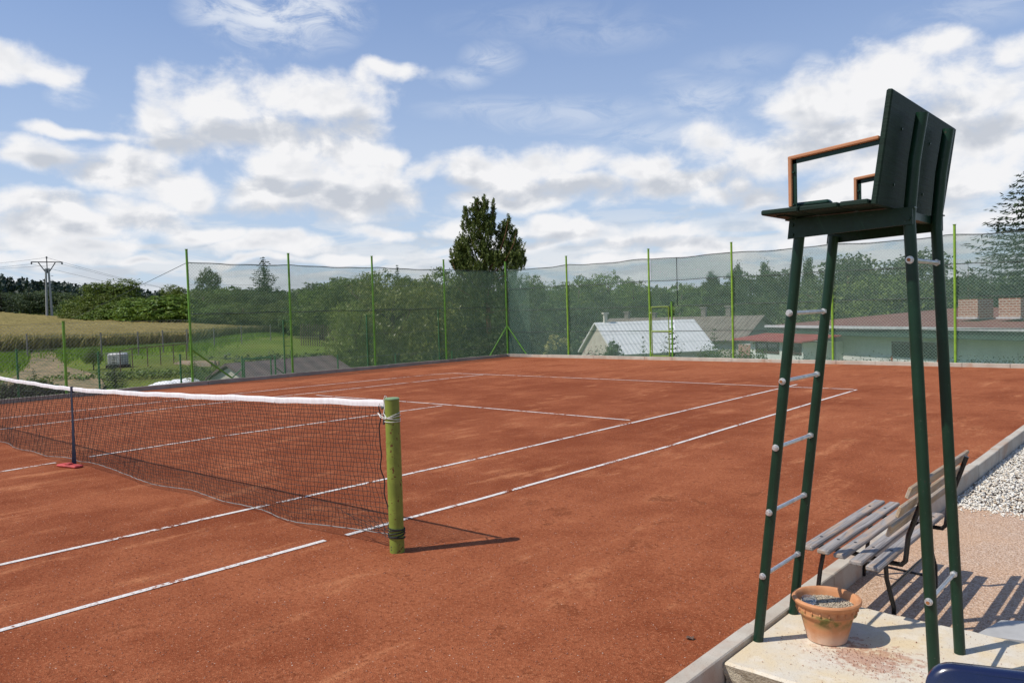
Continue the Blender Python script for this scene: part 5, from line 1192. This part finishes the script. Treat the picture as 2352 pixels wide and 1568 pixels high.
mb=MB(); p=Vector((LX,ly[0],3.17)); q=Vector((*loc(130,72),ground(*loc(130,72))+.3)); mb.tube([p.lerp(q,f) for f in np.linspace(0,1,8)],.008,4); tag(mb.build('guy_wire',m_steel),'long guy wire running from the first tall fence post down to the field','wire')
# ------------------------------------------------------------------ buildings
def frame_at(c,D,zg): x,y=loc(c,D); return x,y,zg
def gable(name,c,D,rot,L,Wd,zb,ze,zr,wallm,roofm,label,ov=.25,wall2=None):
    """gabled house: ridge along local x, gable walls at the ends; local y width. c,D is the centre of the near-left corner"""
    x,y=loc(c,D); e_=empty(name,(x,y,zb),rot); tag(e_,label,'building'); h=ze-zb; r_=zr-zb
    mb=MB(); mb.prism([(0,0),(Wd,0),(Wd,h),(Wd/2,r_-.06),(0,h)],'x',0,L); mb.build('wall',wallm,e_)
    # roof slabs as separate planes with thickness, own axes
    for s_ in(0,1):
        sl=math.hypot(Wd/2,r_-h); ang=math.atan2(r_-h,Wd/2); L2=sl+ov
        mb=MB().box(-ov,L+ov,0,L2,0,.07); o=mb.build('roof',roofm,e_)
        if s_==0: o.matrix_local=Matrix.Translation((0,-ov*math.cos(ang),h-ov*math.sin(ang)+.01))@Matrix.Rotation(ang,4,'X')
        else: o.matrix_local=Matrix.Translation((L,Wd+ov*math.cos(ang),h-ov*math.sin(ang)+.01))@Matrix.Rotation(PI,4,'Z')@Matrix.Rotation(ang,4,'X')
    return e_
def bchim(e_,x,y,z0,z1,w=.5,m_=None): 
    mb=MB().box(x-w/2,x+w/2,y-w/2,y+w/2,z0,z1); mb.box(x-w/2-.05,x+w/2+.05,y-w/2-.05,y+w/2+.05,z1,z1+.08); return mb.build('chimney',m_ or m_plast,e_)
def az_rot(c0,D0,c1,D1):
    a=loc(c0,D0);b=loc(c1,D1); return math.atan2(b[1]-a[1],b[0]-a[0]),math.dist(a,b)
# cream gable + white corrugated roof (gable faces left)
Nn_=loc(1412,33.5); Bb_=loc(1334,37.0); Wc=math.dist(Nn_,Bb_); r0=math.atan2(Bb_[1]-Nn_[1],Bb_[0]-Nn_[0])-PI/2
zec=zat(1412,814,33.5); zrc=zat(1369,744,35.2)
wb=gable('cottage',1412,33.5,r0,4.75,Wc,-3.2,zec,zrc,m_plast,m_roofw,'cream gabled cottage with white corrugated roof behind the far fence',ov=.14)
bchim(wb,.4,Wc/2,zrc+2.7,zat(1375,722,35)+3.2,.15)
# old tiled house behind it
r1,L1=az_rot(1348,44,1700,40.5)
ob=gable('farmhouse',1348,44,r1,L1,6.5,-3,zat(1692,781,40.7),zat(1710,728,43.5),m_plast,m_roofg,'old farmhouse with brown tiled roof and chimneys behind the white roof')
rzz=zat(1710,728,43.5)+3
for lx,dz_ in((.9,.55),(2.6,.4),(5.6,.75),(7.0,.8)): bchim(ob,lx,3.25,rzz-.5,rzz+dz_*.7,.26,m_grey)
# long low house with red-brown roof
r2,L2=az_rot(1745,37,2352,27.5)
lb=empty('bungalow',(*loc(1760,36.5),-2.6),r2); tag(lb,'long pale green bungalow with red-brown roof behind the far fence','building')
Z=lambda c,r,D: zat(c,r,D)+2.6
L_=15; he=Z(2100,750,31.3); Wd=8; hr=Z(2100,712,35.3)
MB().box(.6,L_,.7,Wd,0,he-.25).build('wall',m_plasg,lb)
MB().box(3.6,L_,.66,.699,0,.0+Z(2250,828,30)).build('plinth',m_whit,lb)
mb=MB(); mb.add([(0,0,he),(L_+.5,0,he),(L_+.5,Wd,hr),(2.6,Wd,hr),(0,0,he-.06),(L_+.5,0,he-.06),(L_+.5,Wd,hr-.06),(2.6,Wd,hr-.06)],[(0,1,2,3),(7,6,5,4),(0,4,5,1),(1,5,6,2),(2,6,7,3),(3,7,4,0)]); mb.build('roof',m_roofr,lb)
MB().box(-.02,L_+.5,-.10,.0,he-.07,he+.03).build('gutter',m_fasc,lb); MB().box(.02,L_+.4,.003,.06,he-.34,he-.062).build('fascia',m_dkgr,lb); MB().box(.02,L_,.06,.72,he-.36,he-.33).build('soffit',m_dkgr,lb)
for lx in(8.05,9.65):
    c_=MB().box(lx,lx+.8,2.2,2.9,he+.25,he+.92).build('chimney',m_brick,lb); MB().box(lx-.04,lx+.84,2.12,2.2,he+.24,he+.30).build('flashing',m_fasc,c_)
def win(e_,x0,x1,z0,z1,y,jamb=None):
    w_=MB(); t_=.09
    w_.box(x0,x1,y-.03,y+.02,z0,z0+t_); w_.box(x0,x1,y-.03,y+.02,z1-t_,z1); w_.box(x0,x0+t_,y-.03,y+.02,z0+t_,z1-t_); w_.box(x1-t_,x1,y-.03,y+.02,z0+t_,z1-t_); w_.box((x0+x1)/2-.03,(x0+x1)/2+.03,y-.028,y+.02,z0+t_,z1-t_)
    f=w_.build('window_frame',m_frame,e_); MB().box(x0+t_,x1-t_,y-.004,y+.01,z0+t_,z1-t_).build('pane',m_wind,f); return f
win(lb,6.55,8.75,Z(2100,835,31),Z(2100,786,31),.70)
MB().box(6.53,6.61,.64,.665,Z(2100,835,31),Z(2100,820,31)).build('window_jamb',m_orange,lb); MB().box(8.60,8.78,.64,.665,Z(2100,835,31),Z(2100,820,31)).build('window_jamb',m_orange,lb)
# porch with red sheet roof in front of the left end
pz=Z(1860,780,34); pzt=Z(1860,765,35)
mb=MB(); mb.add([(-.5,-1.5,pz),(4.3,-1.5,pz),(4.9,-.15,pzt),(.2,-.15,pzt),(-.5,-1.5,pz-.05),(4.3,-1.5,pz-.05),(4.9,-.15,pzt-.05),(.2,-.15,pzt-.05)],[(0,1,2,3),(7,6,5,4),(0,4,5,1),(1,5,6,2),(2,6,7,3),(3,7,4,0)]); mb.build('porch_roof',m_roofr2,lb)
MB().box(.5,4.0,-1.2,.69,0,pz-.06).build('porch_wall',m_plasg,lb)
win(lb,.9,2.5,Z(1800,812,34),Z(1800,785,34),-1.2); win(lb,3.0,3.9,Z(1900,812,33.5),Z(1900,785,33.5),-1.2)
MB().box(-1.3,.45,-.6,.6,0,pz-.3).build('brick_annex',m_brick,lb)
# dark shed below the left fence
xg,yg=loc(520,26.5); r3,L3=az_rot(560,26,800,28.8)
sh=gable('shed',566,25.4,r3,L3-.3,2.0,-2.6,zat(566,872,25.4)-.02,zat(542,838,26.3),m_plast,m_roofd,'small cream shed with long dark roof just below the left fence',ov=.12)
# flowering shrub and flower bed
hy=gobj('flowering_shrub',1280,30.2,'shrub with round pale yellow flower heads behind the far fence corner','shrub',z=-1.2)
me=crown([(0,0,1.1,.42,.4,.75)],160,14,.045,.09,51,m_leafg,carve=-.8,norm=False); link('foliage',me,hy)
rng=np.random.default_rng(3); mb_C=[]
for i in range(30):
    a=rng.uniform(0,6.28); z_=rng.uniform(.5,1.9); r_=.5*math.sqrt(max(.15,1-((z_-1.1)/.95)**2)); c0=np.array([r_*math.cos(a),r_*math.sin(a),z_]); d=rng.normal(size=(40,3)); d/=np.linalg.norm(d,axis=1,keepdims=True); mb_C.append((c0+d*.095,d))
C=np.concatenate([a for a,b in mb_C]); N_=np.concatenate([b for a,b in mb_C]); V=leaf_quads(C,N_,.03,.8,rng); link('flower_head',npmesh('flower_head',V,np.arange(len(V)).reshape(-1,4),m_yellowf),hy)
def bed(name,c0,c1,D,n,h,mat_,seed,label,sz=.03):
    rng=np.random.default_rng(seed); C=[]
    for i in range(n):
        c=rng.uniform(c0,c1); x,y=loc(c,D+rng.normal(0,.25)); y=max(y,18.5); z=-.05+abs(rng.normal(0,.5))*h; C.append((x,y,z))
    C=np.array(C); N_=rng.normal(size=(n,3))+np.array([0,-.4,.6]); V=leaf_quads(C,N_,sz,.5,rng); return tag(link(name,npmesh(name,V,np.arange(len(V)).reshape(-1,4),mat_)),label,'flower bed',None,'stuff')
def Dk(c,y=18.75): 
    a=azc(c); return (y-CY)/math.cos(a)
bed('flower_bed',1590,1760,Dk(1680),1500,.40,m_leafb,1,'low green bedding plants outside the far kerb',.04); bed('white_flowers',1630,1745,Dk(1680),70,.5,m_whitef,2,'white blooms at the foot of the far fence'); bed('pink_flowers',1318,1372,Dk(1345),90,.35,m_pinkf,3,'pink and white blooms left of the gate at the fence foot')
bed('red_flowers',1345,1400,Dk(1370),260,.35,m_leafd,4,'dark leafy bedding left of the gate')
bed('wall_weeds',1790,2352,Dk(2050),900,.25,m_leafg,5,'sparse weeds along the kerb in front of the bungalow',.03)
# ------------------------------------------------------------------ sun and sky
sd=Vector((.452,.694,0)).normalized()*math.cos(R(52.0)); sd.z=-math.sin(R(52.0))
L=bpy.data.lights.new('sun','SUN'); L.energy=4.3; L.angle=R(.53); L.color=(1,.945,.85); so=bpy.data.objects.new('sun',L); col.objects.link(so); so.rotation_euler=sd.to_track_quat('-Z','Y').to_euler(); so.location=(0,0,30)
w=bpy.data.worlds.new('World'); scene.world=w; w.use_nodes=True; t=NT(w.node_tree)
bg=w.node_tree.nodes['Background']; out=w.node_tree.nodes['World Output']
sky=t.new('ShaderNodeTexSky'); sky.sky_type='NISHITA'; sky.sun_disc=False; sky.sun_elevation=R(52); sky.sun_rotation=math.atan2(-sd.x,-sd.y); sky.altitude=300; sky.air_density=1.0; sky.dust_density=.9; sky.ozone_density=1.6
SKY=.115
dirn=t.new('ShaderNodeTexCoord').outputs['Generated']; sx=t.new('ShaderNodeSeparateXYZ'); t.con(dirn,sx.inputs[0])
az=t.math('ARCTAN2',sx.outputs[0],sx.outputs[1]); el=t.math('ARCSINE',sx.outputs[2])
cv=t.new('ShaderNodeCombineXYZ'); t.con(az,cv.inputs[0]); t.con(el,cv.inputs[1]); UVp=cv.outputs[0]
def pix(c,r):
    d=ray(c,r); return math.atan2(d[0],d[1]),math.atan2(d[2],math.hypot(d[0],d[1]))
def ell(c,r,rx,ry):
    a,e=pix(c,r); a1,_=pix(c+rx,r); a0,_=pix(c-rx,r); _,e1=pix(c,r-ry); _,e0=pix(c,r+ry); return a,e,(a1-a0)/2,(e1-e0)/2
CL=[(30,140,100,42),(70,160,70,30),
(560,235,120,70),(470,230,100,60),(360,255,75,62),(660,235,110,62),(760,240,90,60),(820,280,70,60),(880,165,62,26),(930,160,40,22),(560,310,230,55),(400,320,120,40),
(190,300,90,18),(150,365,130,38),(260,400,130,42),(60,355,70,24),(300,360,100,35),
(60,470,120,36),(150,520,130,34),(320,490,85,42),(420,440,110,44),(1900,440,120,60),(40,540,100,40),(200,570,90,20),
(700,390,110,50),(800,360,100,44),(640,440,130,45),(760,440,170,52),(880,430,110,48),(900,380,60,36),(660,340,60,25),
(1000,395,60,32),(1100,410,120,44),(1230,385,110,38),(1340,370,65,28),(1300,430,180,40),(1180,470,160,20),
(1480,380,110,36),(1620,345,110,48),(1560,410,170,42),(1740,380,130,45),(1850,330,120,70),
(1960,230,120,75),(2060,170,90,68),(2120,120,75,45),(2200,170,110,68),(2310,110,75,48),(1870,270,90,60),(2060,300,190,80),(2260,330,130,85),(2340,250,70,70),(1980,400,150,60),(2180,420,180,60),
(1650,455,80,26),(1740,460,110,36),(1690,435,50,28),(1850,500,190,34),
(870,538,75,20),(440,540,80,18),(520,548,60,14),(650,560,75,18),(600,575,110,16),(90,590,130,26),(1040,530,50,22),(1230,520,90,22),(1330,535,120,22),(1200,560,160,18),(1500,545,150,28),(1650,560,160,22),(1900,560,200,22),(2200,520,200,26),(800,596,160,10),(1000,588,90,12),
(850,205,75,50),(835,255,90,60),(2130,330,150,70),(2290,190,110,60),(2000,480,200,40),(1060,600,120,12),(1500,590,130,12),(560,600,90,10),(300,600,90,10),(-300,300,250,90),(-300,520,200,60),(2700,200,220,120),(2750,450,260,80)]
WS=[(610,30,150,75,.9),(720,30,110,70,.85),(500,30,80,40,.7),(690,100,60,30,.4),(165,225,50,22,.75),(1130,135,60,36,.5),(1060,180,60,22,.5),(1400,80,150,36,.22),(1250,50,200,40,.20),(1620,230,110,42,.5),(1300,265,200,34,.42),(1500,310,180,28,.42),(1130,250,150,24,.35),(1870,150,35,26,.6),(1700,140,110,30,.2),(2250,20,200,40,.3),(1780,215,60,30,.5),(1380,345,150,24,.3),(1550,180,60,18,.2)]
gname='cloud_field'
def noise2(q,vec,scale,detail,rough,dist=0,color=False):
    n=q.new('ShaderNodeTexNoise'); n.noise_dimensions='2D'; q.con(vec,n.inputs['Vector']); n.inputs['Scale'].default_value=scale; n.inputs['Detail'].default_value=detail; n.inputs['Roughness'].default_value=rough; n.inputs['Distortion'].default_value=dist
    return n.outputs['Color' if color else 'Fac']
warp=t.vmath('MULTIPLY',t.vmath('SUBTRACT',noise2(t,UVp,9,2,.5,color=True),(.5,.5,.5)),(.075,.05,0)); vw=t.vmath('ADD',UVp,warp)
def shape(vec,GX=1.22):
    acc=None
    for (c,r,rx,ry) in CL:
        a,e,ra,re=ell(c,r,rx*GX,ry*GX); p=t.vmath('MULTIPLY_ADD',vec,(1/ra,1/re,0),(-a/ra,-e/re,0)); l=t.vmath('DOT_PRODUCT',p,p)
        acc=l if acc is None else t.math('SMOOTH_MIN',acc,l,.25)
    return acc
acc=shape(vw)
st=t.vmath('MULTIPLY',UVp,(1,1.5,1))
fb=noise2(t,st,15,7,.57,.15); fbs=noise2(t,t.vmath('ADD',st,(-.012,.030,0)),15,3,.57,.15); fb2=noise2(t,UVp,5,2,.5)
base=t.math('SUBTRACT',.95,t.math('POWER',acc,.62))
d0=t.math('ADD',base,t.math('ADD',t.math('MULTIPLY',t.math('SUBTRACT',fb,.5),2.1),t.math('MULTIPLY',t.math('SUBTRACT',fb2,.5),1.0)))
alpha=t.ramp(d0,-.25,.72)
thick=t.ramp(d0,.15,1.25)
# relief: brighter where the cloud thins towards the sun, greyer in the bulk and underneath
rel=t.math('MULTIPLY',t.math('SUBTRACT',fbs,fb),4.0)
sx2=t.new('ShaderNodeSeparateXYZ'); t.con(UVp,sx2.inputs[0])
und=noise2(t,t.vmath('MULTIPLY',UVp,(.8,2.4,1)),7,3,.55)
GR=[(600,315,230,34),(420,330,110,22),(800,300,90,30),(260,395,130,26),(120,375,60,16),(90,515,130,24),(170,470,80,14),(640,492,190,22),(850,455,130,30),(700,430,120,18),(1080,450,140,24),(1300,440,150,26),(1560,425,150,26),(1760,440,120,22),(1960,330,170,40),(2130,250,120,30),(2270,300,120,36),(1900,480,200,20),(1230,548,140,12),(1500,560,170,12),(340,515,90,18),(2150,470,150,20)]
gacc=None
for (c,r,rx,ry) in GR:
    a,e,ra,re=ell(c,r,rx*1.25,ry*1.35); p=t.vmath('MULTIPLY_ADD',vw,(1/ra,1/re,0),(-a/ra,-e/re,0)); l=t.vmath('DOT_PRODUCT',p,p)
    gacc=l if gacc is None else t.math('SMOOTH_MIN',gacc,l,.3)
gsh=t.ramp(t.math('ADD',gacc,t.math('MULTIPLY',t.math('SUBTRACT',fb,.5),1.6)),1.35,-.1)
shade_=t.math('ADD',t.math('MULTIPLY',gsh,.88),t.math('MULTIPLY',thick,t.math('ADD',t.math('ADD',.05,t.math('MULTIPLY',rel,.7)),t.math('MULTIPLY',t.math('SUBTRACT',und,.5),1.3))),clamp=True)
ccol=t.mix(shade_,(.91,.91,.925),(.57,.605,.67))
# thin clouds
wacc=None
wn=noise2(t,t.vmath('MULTIPLY',UVp,(1,2.6,1)),14,7,.68,.5)
for (c,r,rx,ry,s_) in WS:
    a,e,ra,re=ell(c,r,rx*1.15,ry*1.2); p=t.vmath('MULTIPLY_ADD',UVp,(1/ra,1/re,0),(-a/ra,-e/re,0)); l=t.math('MULTIPLY',t.math('SUBTRACT',1.25,t.vmath('LENGTH',p),clamp=True),s_)
    wacc=l if wacc is None else t.math('MAXIMUM',wacc,l)
wal=t.math('MULTIPLY',wacc,t.ramp(wn,.30,.66),clamp=True)
# sky: Nishita plus milky summer haze towards the horizon
hz=t.ramp(el,.62,-.02); 
skyc=t.vmath('SCALE',sky.outputs[0]); skyc.node.inputs['Scale'].default_value=SKY
skyv=t.mix(1.0,skyc,(.80,.98,1.10),'MULTIPLY'); 
milky=t.mix(t.math('ADD',.30,t.math('MULTIPLY',hz,.45)),skyv,t.mix(hz,(.235,.355,.74),(.60,.70,.86)))

lown=noise2(t,t.vmath('MULTIPLY',UVp,(.6,3.4,1)),16,6,.62,.4); lowm=t.ramp(el,.17,.05)
lowa=t.math('MULTIPLY',t.ramp(t.math('ADD',lown,t.math('MULTIPLY',lowm,.12)),.47,.66),t.math('MULTIPLY',lowm,.85))
lowc=t.mix(t.ramp(noise2(t,t.vmath('MULTIPLY',UVp,(.8,3,1)),12,3,.55),.4,.62),(.80,.82,.85),(.60,.64,.70))
milky=t.mix(lowa,milky,lowc)
c1=t.mix(wal,milky,(.80,.84,.91)); c2=t.mix(alpha,c1,ccol)
below=t.ramp(el,-.02,-.06); c3=t.mix(below,c2,(.12,.14,.08))
t.con(c3,bg.inputs[0]); bg.inputs[1].default_value=1.0
w.cycles.sampling_method='MANUAL'; w.cycles.sample_map_resolution=512
# ------------------------------------------------------------------ render settings
scene.render.engine='CYCLES'
vs_=scene.view_settings; vs_.view_transform='Standard'; vs_.look='None'; vs_.exposure=0; vs_.gamma=1; vs_.use_curve_mapping=False
scene.cycles.max_bounces=8; scene.cycles.transparent_max_bounces=16; scene.cycles.diffuse_bounces=3
print('polys',sum(len(o.data.polygons) for o in scene.objects if o.type=='MESH'))
